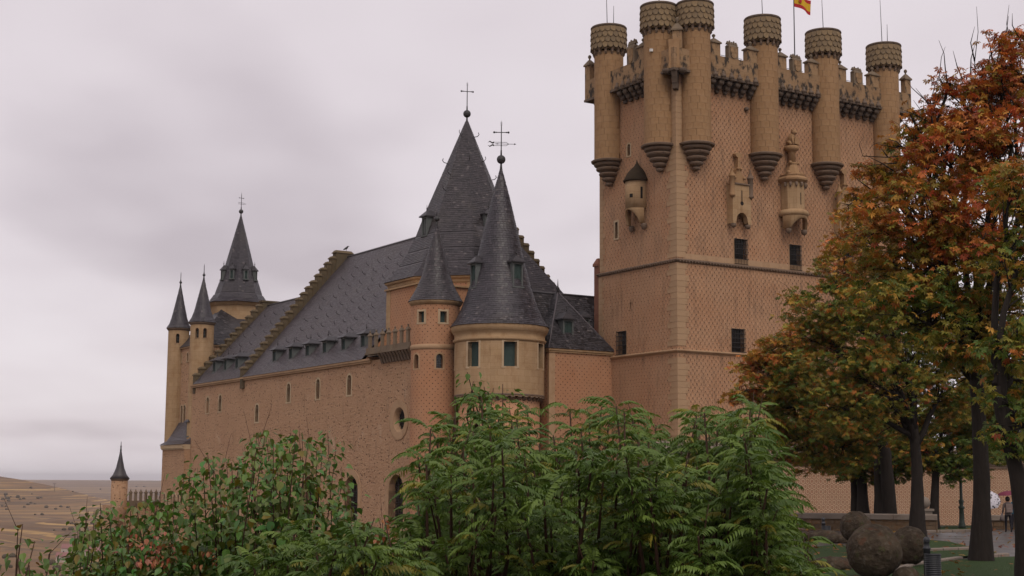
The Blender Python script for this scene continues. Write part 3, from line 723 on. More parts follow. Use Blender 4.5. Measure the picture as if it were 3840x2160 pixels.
# flag
flag = Thing('flag', 'red and yellow striped flag flying from a thin pole on the keep', 'flag', 17.25, 5, 35.2)
mb = MB(); mb.tube([(17.25, 5, 35.2), (17.25, 5, 46.2)], [.06, .04], 8); mb.sphere((17.25, 5, 46.25), .09); flag.part(mb, 'pole', M['iron'])
def cloth(z0, z1):
    mb = MB(); n, m = 18, 3; rows = []
    for j in range(m+1):
        row = []
        for i in range(n+1):
            s = i/n; zz = z0+(z1-z0)*j/m
            row.append(mb.av((17.3+1.95*s, 5+.18*math.sin(s*7+zz*.6)*s**.6-.1*s, zz-.42*s**1.3+.05*math.sin(s*6))))
        rows.append(row)
    for j in range(m):
        for i in range(n): mb.face((rows[j][i], rows[j][i+1], rows[j+1][i+1], rows[j+1][i]), None, True)
    return mb
flag.part(cloth(44.3, 44.62), 'red_stripe', M['flag_r']); flag.part(cloth(44.62, 45.3), 'yellow_stripe', M['flag_y']); flag.part(cloth(45.3, 45.62), 'red_stripe', M['flag_r'])
mb = MB(); pts = [(17.72, 4.8, 45.12), (17.72, 4.8, 44.82), (17.87, 4.79, 44.7), (18.02, 4.8, 44.76), (18.02, 4.8, 45.06)]; mb.poly(pts); flag.part(mb, 'coat_of_arms', M['flag_r'])

# ---- dormers, spires -------------------------------------------------------
def dormer(t, u, v, z0, z1, ang, w_=.9, dep=1.6, parent=None, style='hip', slope=1.2, shut='shutter', rmat='slate_d', ov=.22):
    """window box facing direction ang (castle frame); (u,v) is the middle of its front"""
    X = Matrix.Translation((u, v, 0)) @ Matrix.Rotation(ang, 4, 'Z')   # local +x = outward
    mb = MB(); mb.M = X; h = z1-z0
    mb.box(-dep, 0, -w_/2, -w_/2+.12, z0, z1); mb.box(-dep, 0, w_/2-.12, w_/2, z0, z1); mb.box(-.2, -.003, -w_/2+.121, w_/2-.121, z1-.14, z1-.002)
    mb.box(-.12, .1, -w_/2-.08, w_/2+.08, z0-.12, z0-.004)
    d = t.part(mb, 'dormer', M['woodframe'], parent)
    mb = MB(); mb.M = X; mb.box(-.2, -.13, -w_/2+.122, w_/2-.122, z0, z1-.145)
    mb.tube([(-.12, 0, z0), (-.12, 0, z1-.15)], .02, 4); t.part(mb, 'shutter', M[shut], d)
    mb = MB(); mb.M = X; o = ov
    if style == 'hip':
        mb.frust(-dep, o, -w_/2-o, w_/2+o, z1, -dep, o-.03, -w_/2-o+.02, w_/2+o-.02, z1+.07)
        mb.frust(-dep, o, -w_/2-o, w_/2+o, z1+.07, -dep-.6, -.25, -.02, .02, z1+.62)
        fz = z1+.62; fx = -.25
    else:
        mb.frust(-dep, o+.1, -w_/2-o, w_/2+o, z1, -dep, o, -w_/2-o+.04, w_/2+o-.04, z1+.07)
        mb.frust(-dep, o, -w_/2-o, w_/2+o, z1+.07, -dep-.9, -.35, -.06, .06, z1+.5)
        fz = z1+.5; fx = -.35
    t.part(mb, 'dormer_roof', M[rmat], d)
    mb = finial_mb(fz-.03, .55, .035, .07); mb2 = MB(); mb2.M = X @ Matrix.Translation((fx, 0, 0))
    for f_, s_ in zip(mb.f, mb.sm): mb2.poly([mb.v[i_] for i_ in f_], None, s_)
    t.part(mb2, 'finial', M['iron'], d)
    return d
def spire_top(t, u, v, z, ball, h, kind, rot=0.0):
    mb = MB(); mb.tube([(u, v, z-.3), (u, v, z+ball*1.1)], [.12, .07], 8); mb.sphere((u, v, z+ball*1.9), ball, 16, 12)
    b = t.part(mb, 'finial_ball', M['lead'])
    zz = z+ball*2.8; mb = MB(); mb.M = Matrix.Translation((u, v, 0)) @ Matrix.Rotation(rot, 4, 'Z')
    mb.tube([(0, 0, zz), (0, 0, zz+h*.15)], [.07, .06], 6); mb.tube([(0, 0, zz+h*.1), (0, 0, zz+h*.82), (0, 0, zz+h)], [.042, .036, .008], 6)
    if kind in ('cross', 'vane'):
        zc_ = zz+h*.66; a = h*.2
        mb.tube([(-a, 0, zc_), (a, 0, zc_)], .036, 6)
        for s in (-1, 1): mb.sphere((s*a, 0, zc_), .09, 8, 6); mb.sphere((s*a*.72, 0, zc_), .06, 6, 5)
        for q in (.86, .9, .94): mb.tube([(-.09, 0, zz+h*q+.05), (0, 0, zz+h*q-.04), (.09, 0, zz+h*q+.05)], .012, 4)
    if kind == 'vane':
        zv = zz+h*.33; a = h*.2
        for q in (-.14, .14): mb.tube([(-a, 0, zv+q), (a*.7, 0, zv+q), (a*1.05, 0, zv)], .018, 4)
        mb.tube([(-a*.9, 0, zv), (a*1.8, 0, zv)], .02, 4)
        mb.poly([(a*1.8, 0, zv-.08), (a*2.1, 0, zv), (a*1.8, 0, zv+.08), (a*1.8, .02, zv)])
        for q in (-1, 1):
            P = [(-a, .0, zv+q*.05), (-a*1.25, 0, zv+q*.02), (-a*1.6, 0, zv+q*.16), (-a*1.9, 0, zv+q*.1), (-a*1.6, 0, zv+q*.26), (-a*1.25, 0, zv+q*.14), (-a, 0, zv+q*.2)]
            mb.poly(P); mb.poly([(x, .02, z_) for x, _, z_ in P])
        mb.lathe([(.1, zv-.02), (.12, zv), (.1, zv+.02)], 10, (-a*.55, 0))
    if kind == 'scroll':
        zc_ = zz+h*.35
        for q in (-.08, .08): mb.tube([(-.42, 0, zc_+q), (.42, 0, zc_+q)], .02, 4)
        mb.tube([(.42, 0, zc_), (.62, 0, zc_)], .03, 4); zc2 = zz+h*.66; mb.tube([(-.3, 0, zc2), (.3, 0, zc2)], .03, 5)
        for s in (-1, 1): mb.sphere((s*.3, 0, zc2), .06, 6, 5)
    t.part(mb, {'cross': 'iron_cross', 'vane': 'weather_vane', 'scroll': 'iron_cross', 'spike': 'spike'}[kind], M['iron'])
def hook_mb():
    mb = MB(); mb.tube([(0, 0, 0), (.22, 0, .05), (.34, 0, .2), (.28, 0, .34)], .028, 4); return mb
def oct_roof(t, cu, cv, prof, mat, seg=8):
    """slated polygonal spire; prof = (circumradius, z)"""
    mb = MB(); mb.lathe([(max(r-.03, .01), z) for r, z in prof], seg, (cu, cv), smooth=False, ph=PI/seg); rf = t.part(mb, 'roof', M[mat])
    sl = MB(); c8 = math.cos(PI/seg); t8 = math.tan(PI/seg)
    for k in range(seg):
        a = 2*PI*k/seg
        if not facing(cu, cv, a, -.35): continue
        n_ = Vector((math.cos(a), math.sin(a), 0)); A = Vector((-math.sin(a), math.cos(a), 0))
        for q in range(len(prof)-1):
            (r0, z0), (r1, z1) = prof[q], prof[q+1]; p0, p1 = r0*c8, r1*c8
            B = n_*(p1-p0)+Vector((0, 0, z1-z0)); ln = B.length
            O = Vector((cu, cv, z0))+n_*p0
            slates_plane(sl, O, A, B, lambda s, p0=p0, p1=p1, ln=ln: (-(p0+(p1-p0)*s/ln)*t8-.02, (p0+(p1-p0)*s/ln)*t8+.02), ln)
    t.part(sl, 'slates', M[mat], rf, 'stuff'); return rf
def cone_roof(t, cu, cv, prof, mat, wd=.25, ex=.19):
    mb = MB(); mb.lathe([(max(r-.03, .01), z) for r, z in prof], 40, (cu, cv)); rf = t.part(mb, 'roof', M[mat])
    sl = MB(); slates_cone(sl, cu, cv, prof, wd, ex); t.part(sl, 'slates', M[mat], rf, 'stuff'); return rf

# ---- round tower -----------------------------------------------------------
rt = Thing('round_tower', 'pale round stone tower with tall slate cone and arrow weather vane', 'tower', -9.7, 10.4, -12)
cu, cv, r_ = -9.7, 10.4, 3.56
ca = math.atan2(CAMUV[1]-cv, CAMUV[0]-cu)
def ang_of(dx, r): return ca+math.asin(max(-.98, min(.98, dx/r)))
hs = []
for x0, x1 in ((-2.39, -1.70), (.30, 1.36), (3.0, 3.44)):
    a0, a1 = ang_of(x0, r_), ang_of(x1, r_); am = (a0+a1)/2; hs.append((am*r_-.52, am*r_+.52, 11.2, 13.12))
am = ca-1.75; hs.append((am*r_-.52, am*r_+.52, 11.2, 13.12))
mb = MB(); n = 64
surf(mb, cylf(cu, cv, r_), [(ca-PI+2*PI*k/n)*r_ for k in range(n+1)], [8.95, 14.5], hs, .45, True); body = rt.part(mb, 'wall', M['trim'])
for h in hs: window(rt, cylf(cu, cv, r_), *h, wd=.16, depth=.45, shutter=True, n=4, proud=.03, parent=body)
mb = MB(); mb.lathe([(r_-.35, -12), (r_-.35, 9.3)], 48, (cu, cv)); rt.part(mb, 'lower_wall', M['dots'])
mb = MB(); mb.lathe([(r_, 13.2), (r_+.12, 13.3), (r_+.16, 13.42), (r_+.05, 13.52), (r_+.05, 13.85), (r_+.2, 14.0), (r_+.3, 14.2), (r_+.34, 14.45), (r_+.3, 14.52)], 56, (cu, cv)); rt.part(mb, 'cornice', M['trim'])
def tcorb_mb():
    mb = MB(); mb.frust(-.3, -.05, -.1, .1, -.2, -.3, .22, -.15, .15, .12); mb.box(-.3, .34, -.16, .16, .12, .36); return mb
NC = 38
for k in range(NC):
    a = 2*PI*k/NC
    if facing(cu, cv, a, -.2): rt.place(shared('tower_corbel', tcorb_mb), 'corbel', M['cornice'], cu+(r_-.33)*math.cos(a), cv+(r_-.33)*math.sin(a), 8.75, a)
mb = MB(); mb.lathe([(r_-.1, 8.95), (r_+.02, 9.0), (r_+.03, 9.12), (r_, 9.14)], 56, (cu, cv)); rt.part(mb, 'corbel_ledge', M['cornice'])
cone_roof(rt, cu, cv, [(3.95, 14.5), (3.5, 15.1), (3.02, 16.1), (2.42, 17.85), (1.95, 19.7), (1.48, 21.77), (.72, 25.0), (.05, 27.55)], 'slate')
for dx in (-2.05, 1.33):
    rr = 2.35; a = ang_of(dx, rr); dormer(rt, cu+(rr+.12)*math.cos(a), cv+(rr+.12)*math.sin(a), 17.6, 19.5, a, .95, 1.3)
spire_top(rt, cu, cv, 27.5, .36, 2.9, 'vane', rot=math.atan2(-SU, CU)+.05)

# ---- stair turret ----------------------------------------------------------
st = Thing('stair_turret', 'slender pink plaster turret with black dots and a slate cone', 'turret', -13, 15, -12)
cu, cv, r_ = -13.0, 15.0, 1.95; ca = math.atan2(CAMUV[1]-cv, CAMUV[0]-cu); n = 48
hs = []; 
for x0, x1, za, zb in ((-1.34, -.91, 14.96, 15.86), (.36, .88, 14.96, 15.86)):
    am = (ang_of(x0, r_)+ang_of(x1, r_))/2; hs.append((am*r_-.27, am*r_+.27, za, zb))
hs2 = []
for x0, x1, za, zb in ((-1.65, -1.3, 11.3, 12.45), (.11, .61, 11.3, 12.45)):
    am = (ang_of(x0, r_)+ang_of(x1, r_))/2; hs2.append((am*r_-.27, am*r_+.27, za, zb))
mb = MB(); surf(mb, cylf(cu, cv, r_), [(ca-PI+2*PI*k/n)*r_ for k in range(n+1)], [-12, 16.7], hs+hs2, .35, True); body = st.part(mb, 'wall', M['dots'])
for h in hs: window(st, cylf(cu, cv, r_), *h, wd=.17, depth=.35, shutter=True, n=2, proud=.04, parent=body)
for h in hs2: window(st, cylf(cu, cv, r_), *h, wd=.14, depth=.35, arch=True, n=2, proud=.03, fmat='quoin', parent=body)
mb = MB(); mb.lathe([(r_, 12.83), (r_+.06, 12.86), (r_+.06, 13.2), (r_, 13.24)], 40, (cu, cv)); st.part(mb, 'plain_band', M['quoin'])
mb = MB(); mb.lathe([(r_, 16.4), (r_+.08, 16.5), (r_+.2, 16.62), (r_+.24, 16.75), (r_+.18, 16.8)], 40, (cu, cv)); st.part(mb, 'cornice', M['trim'])
cone_roof(st, cu, cv, [(2.22, 16.78), (1.85, 17.4), (1.5, 18.05), (1.1, 19.1), (.65, 21.0), (.2, 22.7), (.04, 23.3)], 'slate_w', .22, .17)
spire_top(st, cu, cv, 23.25, .22, .35, 'spike')

# ---- hipped wing between round tower and keep ------------------------------
hw = Thing('hipped_wing', 'pink plaster wing with dark hipped slate roof beside the keep', 'building', -3, 12, -12)
mb = MB(); mb.box(-6.2, -.125, 8.5, 16, -12, 12.8); hw.part(mb, 'wall', M['dots'])
mb = MB(); mb.box(-6.26, -5.7, 8.46, 8.7, -12, 12.79); hw.part(mb, 'quoin_strip', M['quoin'])
mb = MB(); mb.box(-6.4, .0, 8.3, 16.1, 12.8, 12.96); mb.box(-6.32, -.02, 8.38, 16.05, 12.66, 12.797); hw.part(mb, 'cornice', M['trim'])
ax, av_, az_ = -3.1, 12.0, 18.0
E0 = (-6.45, 8.25, 12.97); E1 = (.0, 8.25, 12.97)
mb = MB(); mb.poly([E0, E1, (ax, av_, az_)]); mb.poly([(-6.45, 16.2, 12.97), E0, (ax, av_, az_), (ax, 16.2, az_)]); mb.poly([E1, (0, 16.2, 12.97), (ax, 16.2, az_), (ax, av_, az_)]); rf = hw.part(mb, 'roof', M['slate_d'])
sl = MB()
B = Vector((0, av_-8.25, az_-12.97)); ln = B.length; slates_plane(sl, (0, 8.25, 12.975), (1, 0, 0), B, lambda s: (-6.45+(ax+6.45)*s/ln, 0+ax*s/ln), ln)
B = Vector((ax+6.45, 0, az_-12.97)); ln = B.length; slates_plane(sl, (-6.45, 0, 12.975), (0, -1, 0), B, lambda s: (-16.2, -(8.25+(av_-8.25)*s/ln)), ln)
hw.part(sl, 'slates', M['slate_d'], rf, 'stuff')
mb = MB(); mb.tube([E0, (ax, av_, az_+.03)], .07, 6); mb.tube([E1, (ax, av_, az_+.03)], .07, 6); hw.part(mb, 'hip_lead', M['slate_p'])
mb = MB(); mb.lathe([(.12, az_-.1), (.07, az_+.2), (.16, az_+.35), (.06, az_+.5), (.01, az_+1.15)], 8, (ax, av_)); hw.part(mb, 'finial', M['iron'])
dormer(hw, -3.96, 9.15, 13.95, 15.45, -PI/2, 1.0, 1.2)
# dark roof running back to the keep
mb = MB(); a0, a1, vr, zr = -5.2, 2.6, 12.6, 17.95; mb.poly([(a0, 10.45, 13.0), (a1, 10.45, 13.0), (a1, vr, zr), (a0, vr, zr)]); mb.poly([(a0, 14.8, 13.0), (a1, 14.8, 13), (a1, vr, zr), (a0, vr, zr)]); mb.poly([(a1, 10.45, 13), (a1, 14.8, 13), (a1, vr, zr)])
rf = hw.part(mb, 'back_roof', M['slate_d']); sl = MB(); B = Vector((0, vr-10.45, zr-13)); ln = B.length
slates_plane(sl, (0, 10.45, 13.0), (1, 0, 0), B, lambda s: (a0, a1), ln); hw.part(sl, 'slates', M['slate_d'], rf, 'stuff')
mb = MB(); mb.tube([(a0, vr, zr+.03), (a1, vr, zr+.03)], .1, 6); hw.part(mb, 'ridge', M['slate_d'])
dormer(hw, -1.15, 10.75, 14.6, 15.9, -PI/2, .8, 1.0)
ch = Thing('brick_chimney', 'short red brick chimney block behind the keep\'s left edge', 'chimney', .6, 10.9, 12)
mb = MB(); mb.box(-.05, 1.2, 10.46, 11.1, 10, 20.3); mb.box(-.14, 1.3, 10.46, 11.2, 20.3, 20.5); mb.frust(-.14, 1.3, 10.46, 11.2, 20.5, .1, 1.1, 10.7, 10.95, 21.0); ch.part(mb, 'stack', M['reddish'])

# ---- great hall ------------------------------------------------------------
UP = -14.2; V0, V1, ZE = 14.5, 67.9, 12.6; PB = -24
hall = Thing('great_hall', 'long rubble-plaster palace range with steep slate roofs and dormers', 'building', -6, 42, PB)
nw = [(62.65, 63.4, 9.5, 11.19), (58.97, 59.75, 9.54, 11.26), (48.8, 49.6, 8.13, 9.86), (41.1, 41.9, 9.77, 11.55), (34.45, 35.22, 9.79, 11.6), (27.88, 28.68, 9.84, 11.6)]
big = [(26.1, 28.75, -1.2, 2.8), (17.75, 20.4, -1.2, 2.95), (35.0, 37.6, -1.2, 2.8), (44.2, 46.8, -1.2, 2.8), (53.0, 55.6, -1.2, 2.8)]
rd = (18.75-1.0, 18.75+1.0, 7.38-1.0, 7.38+1.0)
mb = MB(); fn = plane_u(UP)
surf(mb, fn, [V0, V1], [PB, ZE], nw+[(*b, .7) for b in big]+[(*rd, .8)], .4, flip=True)
mb.poly([(UP, V0, PB), (8, V0, PB), (8, V0, 12.0), (UP, V0, ZE)]); mb.poly([(UP, V1, PB), (8, V1, PB), (8, V1, ZE), (UP, V1, ZE)]); mb.poly([(8, V0, PB), (8, V1, PB), (8, V1, ZE), (8, V0, ZE)])
wall = hall.part(mb, 'wall', M['rubble'])
for h in nw: window(hall, fn, *h, wd=.19, arch=True, depth=.4, proud=.02, parent=wall, glass='woodframe')
for h in big:
    window(hall, fn, *h, wd=.55, arch=True, depth=.7, proud=.04, parent=wall, fmat='quoin')
    mb = MB()
    for q in (.25, .5, .75): mb.tube([fn(h[0]+(h[1]-h[0])*q, h[2], .55), fn(h[0]+(h[1]-h[0])*q, h[3]-.4, .55)], .03, 4)
    for q in range(8): mb.tube([fn(h[0], h[2]+.45*q, .55), fn(h[1], h[2]+.45*q, .55)], .02, 4)
    hall.part(mb, 'grille', M['iron'], wall)
# splayed round window
mb = MB(); n = 32; cvv, czz = 18.75, 7.38
rings = [(1.66, .015), (1.66, -.05), (1.5, -.06), (1.02, -.035), (.9, .12), (.84, .5)]
P = [[mb.av((UP+d, cvv+r0*math.cos(2*PI*k/n), czz+r0*math.sin(2*PI*k/n))) for k in range(n)] for r0, d in rings]
for q in range(len(rings)-1):
    for k in range(n): mb.face((P[q][k], P[q][(k+1) % n], P[q+1][(k+1) % n], P[q+1][k]), None, q == 4)
ro = hall.part(mb, 'round_window', M['quoin'], wall)
mb = MB(); mb.poly([(UP+.5, cvv+1.0*math.cos(2*PI*k/n), czz+1.0*math.sin(2*PI*k/n)) for k in range(n)]); hall.part(mb, 'pane', M['glass'], ro)
mb = MB()
for q in range(-3, 4): x = q*.22; y = math.sqrt(max(.01, .8-x*x)); mb.tube([(UP+.42, cvv+x, czz-y), (UP+.42, cvv+x, czz+y)], .022, 4); mb.tube([(UP+.4, cvv-y, czz+x), (UP+.4, cvv+y, czz+x)], .018, 4)
hall.part(mb, 'grille', M['iron'], ro)
# iron balcony
mb = MB(); mb.box(UP-.8, UP, 38.6, 43.0, -1.55, -1.4)
for k in range(23): mb.tube([(UP-.76, 38.65+.19*k, -1.4), (UP-.76, 38.65+.19*k, -.4)], .018, 4)
mb.tube([(UP-.76, 38.6, -.4), (UP-.76, 43, -.4)], .025, 4); hall.part(mb, 'balcony', M['iron'])
mb = MB(); mb.box(UP-.28, UP-.002, V0+9.4, V1+.1, ZE-.02, ZE+.16); mb.box(UP-.18, UP-.003, V0+9.4, V1+.05, ZE-.18, ZE-.021); hall.part(mb, 'eaves_cornice', M['quoin'])
# roofs
RU, RZ = -3.0, 26.05; sl_ = (RZ-ZE)/(RU-UP); ES = UP-.3; EZ = ZE+.16
def roof_slope(ru, rz, va, vb, mat, name='roof'):
    mb = MB(); mb.poly([(ES, vb, EZ), (ES, va, EZ), (ru, va, rz), (ru, vb, rz)]); o2 = 2*ru-ES; mb.poly([(o2, va, EZ), (o2, vb, EZ), (ru, vb, rz), (ru, va, rz)]); rf = hall.part(mb, name, M[mat])
    sl = MB(); B = Vector((ru-ES, 0, rz-EZ)); slates_plane(sl, (ES, 0, EZ+.01), (0, -1, 0), B, lambda s: (-vb, -va), B.length); hall.part(sl, 'slates', M[mat], rf, 'stuff')
    mb = MB(); mb.tube([(ru, va, rz+.02), (ru, vb, rz+.02)], .13, 6); hall.part(mb, 'ridge', M['slate_w'], rf); return rf
r1 = roof_slope(RU, RZ, 25.3, 52.6, 'slate_p'); r2 = roof_slope(-6.0, 22.0, 53.4, 66.9, 'slate_p')
mb = MB(); mb.poly([(ES+.3, 25.35, 12.7), (2*RU-ES, 25.35, 12.7), (RU, 25.35, RZ-.05)]); hall.part(mb, 'roof_end_wall', M['dots'])
# snow hooks
for k in range(9):
    for j in range(7):
        vv = 31.5+2.45*j+(1.2 if k % 2 else 0); s = .16+.085*k
        if vv < 52: hall.place(shared('roof_hook', hook_mb), 'roof_hook', M['iron'], ES+(RU-ES)*s-.03, vv, EZ+(RZ-EZ)*s+.05, PI+random.uniform(-.8, .8), r1)
for k in range(5):
    for j in range(4):
        vv = 55+2.9*j+(1.3 if k % 2 else 0); s = .3+.13*k
        hall.place(shared('roof_hook', hook_mb), 'roof_hook', M['iron'], ES+(-6-ES)*s-.03, vv, EZ+(22-EZ)*s+.05, PI+random.uniform(-.8, .8), r2)
for vv in (47.0, 43.0, 39.1, 35.25, 31.25, 27.3): 
    dormer(hall, UP+.75, vv, 13.95, 15.15, PI, .95, 2.0, r1, 'flat', rmat='slate_d', ov=.3)
for vv in (63.45, 60.25, 56.95): dormer(hall, UP+.75, vv, 13.95, 15.15, PI, .95, 2.0, r2, 'flat', rmat='slate_d', ov=.3)
# stepped gables
def steps(u0, z0, u1, z1, n, v0, v1, top=None, sgn=1):
    du = (u1-u0)/n; dz = (z1-z0)/n
    def f():
        mb = MB(); a = abs(du); mb.box(-a/2+.01, a/2-.01, 0, v1-v0, -1.6, dz*.55); mb.frust(-a/2-.07, a/2-.02, -.09, v1-v0+.09, dz*.55, -a/2-.07, a/2-.02, -.09, v1-v0+.09, dz*.7)
        mb.frust(-a/2-.07, a/2-.02, -.09, v1-v0+.09, dz*.7, -a/2+.1, a/2-.02, .12, v1-v0-.12, dz*.98); return mb
    key = 'gable_step%d' % int(v0*10)
    for i in range(n):
        hall.place(shared(key, f), 'gable_step', M['step'], u0+du*(i+.5), v0, z0+dz*i+random.uniform(-.04, .04), random.uniform(-.02, .02))
steps(-14.45, 13.2, -4.3, 26.1, 19, 52.62, 53.4)
mb = MB(); mb.box(-4.35, -2.4, 52.55, 53.45, 24.6, 26.45); mb.frust(-4.5, -2.3, 52.45, 53.55, 26.45, -4.3, -2.5, 52.75, 53.25, 26.75); hall.part(mb, 'gable_top', M['step'])
steps(-14.3, 13.4, -6.6, 22.2, 13, 66.9, 67.6)
mb = MB(); mb.box(-6.65, -5.0, 66.85, 67.65, 20.7, 22.4); mb.box(-6.8, -4.6, 66.75, 67.75, 22.402, 22.6); hall.part(mb, 'gable_top', M['step'])
for (ru, rz, v) in ((RU, RZ, 52.95), (-6.0, 22.0, 67.2)):
    mb = MB(); o2 = 2*ru-UP; mb.poly([(UP, v-.3, ZE-.1), (o2, v-.3, ZE-.1), (ru, v-.3, rz)]); mb.poly([(UP, v+.3, ZE-.1), (o2, v+.3, ZE-.1), (ru, v+.3, rz)]); hall.part(mb, 'gable_wall', M['step'])
# crenellated terrace wall by the stair turret
mb = MB(); mb.box(UP-.5, UP-.25, 16.2, 24.1, 13.17, 13.6); mb.box(UP-.62, UP-.02, 16.2, 24.1, 13.02, 13.168); hall.part(mb, 'battlement', M['grime'])
for k in range(7):
    vv = 16.7+1.15*k
    def tm():
        mb = MB(); mb.box(-.19, .19, 0, .18, 0, 1.0); return mb
    def tcap():
        mb = MB(); mb.box(-.26, .26, -.06, .24, 1.0, 1.07); mb.frust(-.26, .26, -.06, .24, 1.07, -.05, .05, .05, .13, 1.32); mb.lathe([(.05, 1.32), (.09, 1.4), (.02, 1.5)], 6, (0, .09)); return mb
    o = hall.place(shared('terrace_merlon', tm), 'merlon', M['grime'], UP-.47, vv, 13.6, -PI/2); obj('cap', shared('terrace_cap', tcap), M['grime'], o)
def bcorb():
    mb = MB(); mb.frust(-.13, .13, -.22, .1, -.82, -.14, .14, -.36, .1, -.45); mb.frust(-.15, .15, -.34, .1, -.43, -.16, .16, -.6, .1, -.02); return mb
for k in range(11): hall.place(shared('terrace_corbel', bcorb), 'corbel', M['cornice'], UP, 16.35+.53*k, 13.02, -PI/2)
mb = MB(); mb.box(UP+.2, -8, 15, 25.2, 13.0, 13.4); hall.part(mb, 'terrace_floor', M['gran'])
# near stepped gable and small roof on its right-hand slope
steps(4.6, 17.0, -2.6, 25.6, 13, 20.7, 21.4)
mb = MB(); mb.poly([(-3.2, 21.0, 12), (4.8, 21.0, 12), (4.8, 21.0, 17.0), (-3.2, 21.0, 25.6)]); mb.poly([(-3, 21.05, RZ-.2), (8.2, 21.05, ZE), (8.2, 52, ZE), (-3, 52, RZ-.2)]); hall.part(mb, 'gable_wall', M['step'])
mb = MB(); E_ = [(-6.0, 15.4, 13.0), (6.2, 15.4, 13.0), (-3.0, 20.6, 24.6), (-6.0, 20.6, 24.6)]; mb.poly(E_); rf = hall.part(mb, 'end_roof', M['slate'])
sl = MB(); B = Vector((0, 5.2, 11.6)); ln = B.length; slates_plane(sl, (0, 15.4, 13.01), (1, 0, 0), B, lambda s: (-6.0, 6.2-9.2*s/ln), ln); hall.part(sl, 'slates', M['slate'], rf, 'stuff')

# ---- octagonal tower -------------------------------------------------------
ot = Thing('octagonal_tower', 'broad eight-sided tower with the tallest slate spire and iron cross', 'tower', -3.2, 27.2, 8)
cu, cv = -3.2, 27.2
mb = MB(); mb.lathe([(6.95, 8), (6.95, 20.0)], 8, (cu, cv), smooth=False, ph=PI/8); ot.part(mb, 'wall', M['dots'])
for k in range(8):
    a = PI/8+2*PI*k/8
    if facing(cu, cv, a, -.25):
        mb = MB()
        for s in (-1, 1):
            b = a+s*PI/8; T = Vector((-math.sin(b), math.cos(b), 0)); n_ = Vector((math.cos(b), math.sin(b), 0)); C0 = Vector((cu+6.97*math.cos(a), cv+6.97*math.sin(a), 0))
            P = [C0+n_*.03, C0+n_*.03+T*s*.75]
            mb.poly([P[0]+Vector((0, 0, 8)), P[1]+Vector((0, 0, 8)), P[1]+Vector((0, 0, 19.99)), P[0]+Vector((0, 0, 19.99))])
            mb.poly([P[1]+Vector((0, 0, 8)), P[1]-n_*.06+Vector((0, 0, 8)), P[1]-n_*.06+Vector((0, 0, 19.99)), P[1]+Vector((0, 0, 19.99))])
        ot.part(mb, 'quoin_strip', M['trim'])
mb = MB(); mb.box(-12.1, -5, 19.5, 25.45, 12.5, 18.85); ot.part(mb, 'projecting_bay', M['dots'])
for a_, b_ in ((24.75, 25.5), (19.45, 20.2)):
    mb = MB(); mb.box(-12.13, -12.0, a_, b_, 12.6, 18.84); ot.part(mb, 'quoin_strip', M['trim'])
mb = MB(); mb.box(-12.13, -11.4, 19.46, 19.6, 12.6, 18.83); ot.part(mb, 'quoin_strip', M['trim'])
mb = MB(); mb.box(-12.3, -5, 19.3, 25.6, 18.85, 18.99); ot.part(mb, 'bay_cornice', M['trim'])
mb = MB(); mb.lathe([(6.96, 19.6), (7.1, 19.75), (7.15, 19.95), (7.35, 20.05), (7.42, 20.2), (7.3, 20.26)], 8, (cu, cv), smooth=False, ph=PI/8); ot.part(mb, 'cornice', M['trim'])
OP = [(7.5, 20.24), (6.75, 20.9), (6.05, 21.8), (5.3, 23.1), (4.6, 24.6), (3.78, 26.8), (.06, 35.8)]
rf = oct_roof(ot, cu, cv, OP, 'slate_w')
for a, rr in ((PI, 4.35), (1.5*PI, 4.35)): dormer(ot, cu+rr*math.cos(a), cv+rr*math.sin(a), 24.5, 26.2, a, .95, 1.2, style='hip', shut='woodframe')
for k, a in enumerate((PI*7/8, PI*9/8, PI*13/8, PI*15/8, PI*11/8)):
    for zz, rr in ((34.2, .72), (31.6, 1.8), (30.2, 2.38), (28.6, 3.05)):
        if (k+int(zz)) % 2: ot.place(shared('roof_hook', hook_mb), 'roof_hook', M['iron'], cu+rr*math.cos(a), cv+rr*math.sin(a), zz, a, rf, (1.3, 1.3, 1.3))
spire_top(ot, cu, cv, 35.7, .36, 2.75, 'cross', rot=math.atan2(-SU, CU)+.25)

# ---- end tower with twin turrets -------------------------------------------
et = Thing('twin_turret_tower', 'tower with two slim cone-capped turrets at the far end of the hall', 'tower', -7, 73, PB)
hs = [(75.0, 75.5, 15.75, 16.75), (72.8, 73.3, 15.75, 16.75), (73.15, 73.8, 8.55, 10.8), (74.1, 74.75, 8.55, 10.8)]
mb = MB(); fn = plane_u(-13.0); surf(mb, fn, [69.0, 77.0], [PB, 17.3], hs, .35, flip=True)
mb.poly([(-13, 69, PB), (0, 69, PB), (0, 69, 17.3), (-13, 69, 17.3)]); mb.poly([(-13, 77, PB), (0, 77, PB), (0, 77, 17.3), (-13, 77, 17.3)]); wall = et.part(mb, 'wall', M['rubble'])
for h in hs: window(et, fn, *h, wd=.12, arch=True, depth=.3, parent=wall)
mb = MB(); mb.box(-13.2, 0, 68.8, 77.2, 17.3, 17.45); et.part(mb, 'cornice', M['quoin'])
mb = MB(); Rr = [(-8.1, 75.2, 22.75), (-2, 75.2, 22.9)]
mb.poly([(-13.3, 68.7, 17.46), (0, 68.7, 17.46), Rr[1], Rr[0]]); mb.poly([(-13.3, 77.3, 17.46), (-13.3, 68.7, 17.46), Rr[0]]); mb.poly([(-13.3, 77.3, 17.46), Rr[0], Rr[1], (0, 77.3, 17.46)]); rf = et.part(mb, 'roof', M['slate_d'])
sl = MB(); B = Vector((0, 6.5, 5.3)); ln = B.length; slates_plane(sl, (0, 68.7, 17.48), (1, 0, 0), B, lambda s: (-13.3+5.2*s/ln, -2*s/ln), ln); et.part(sl, 'slates', M['slate_d'], rf, 'stuff')
cu, cv = -5.99, 76.0
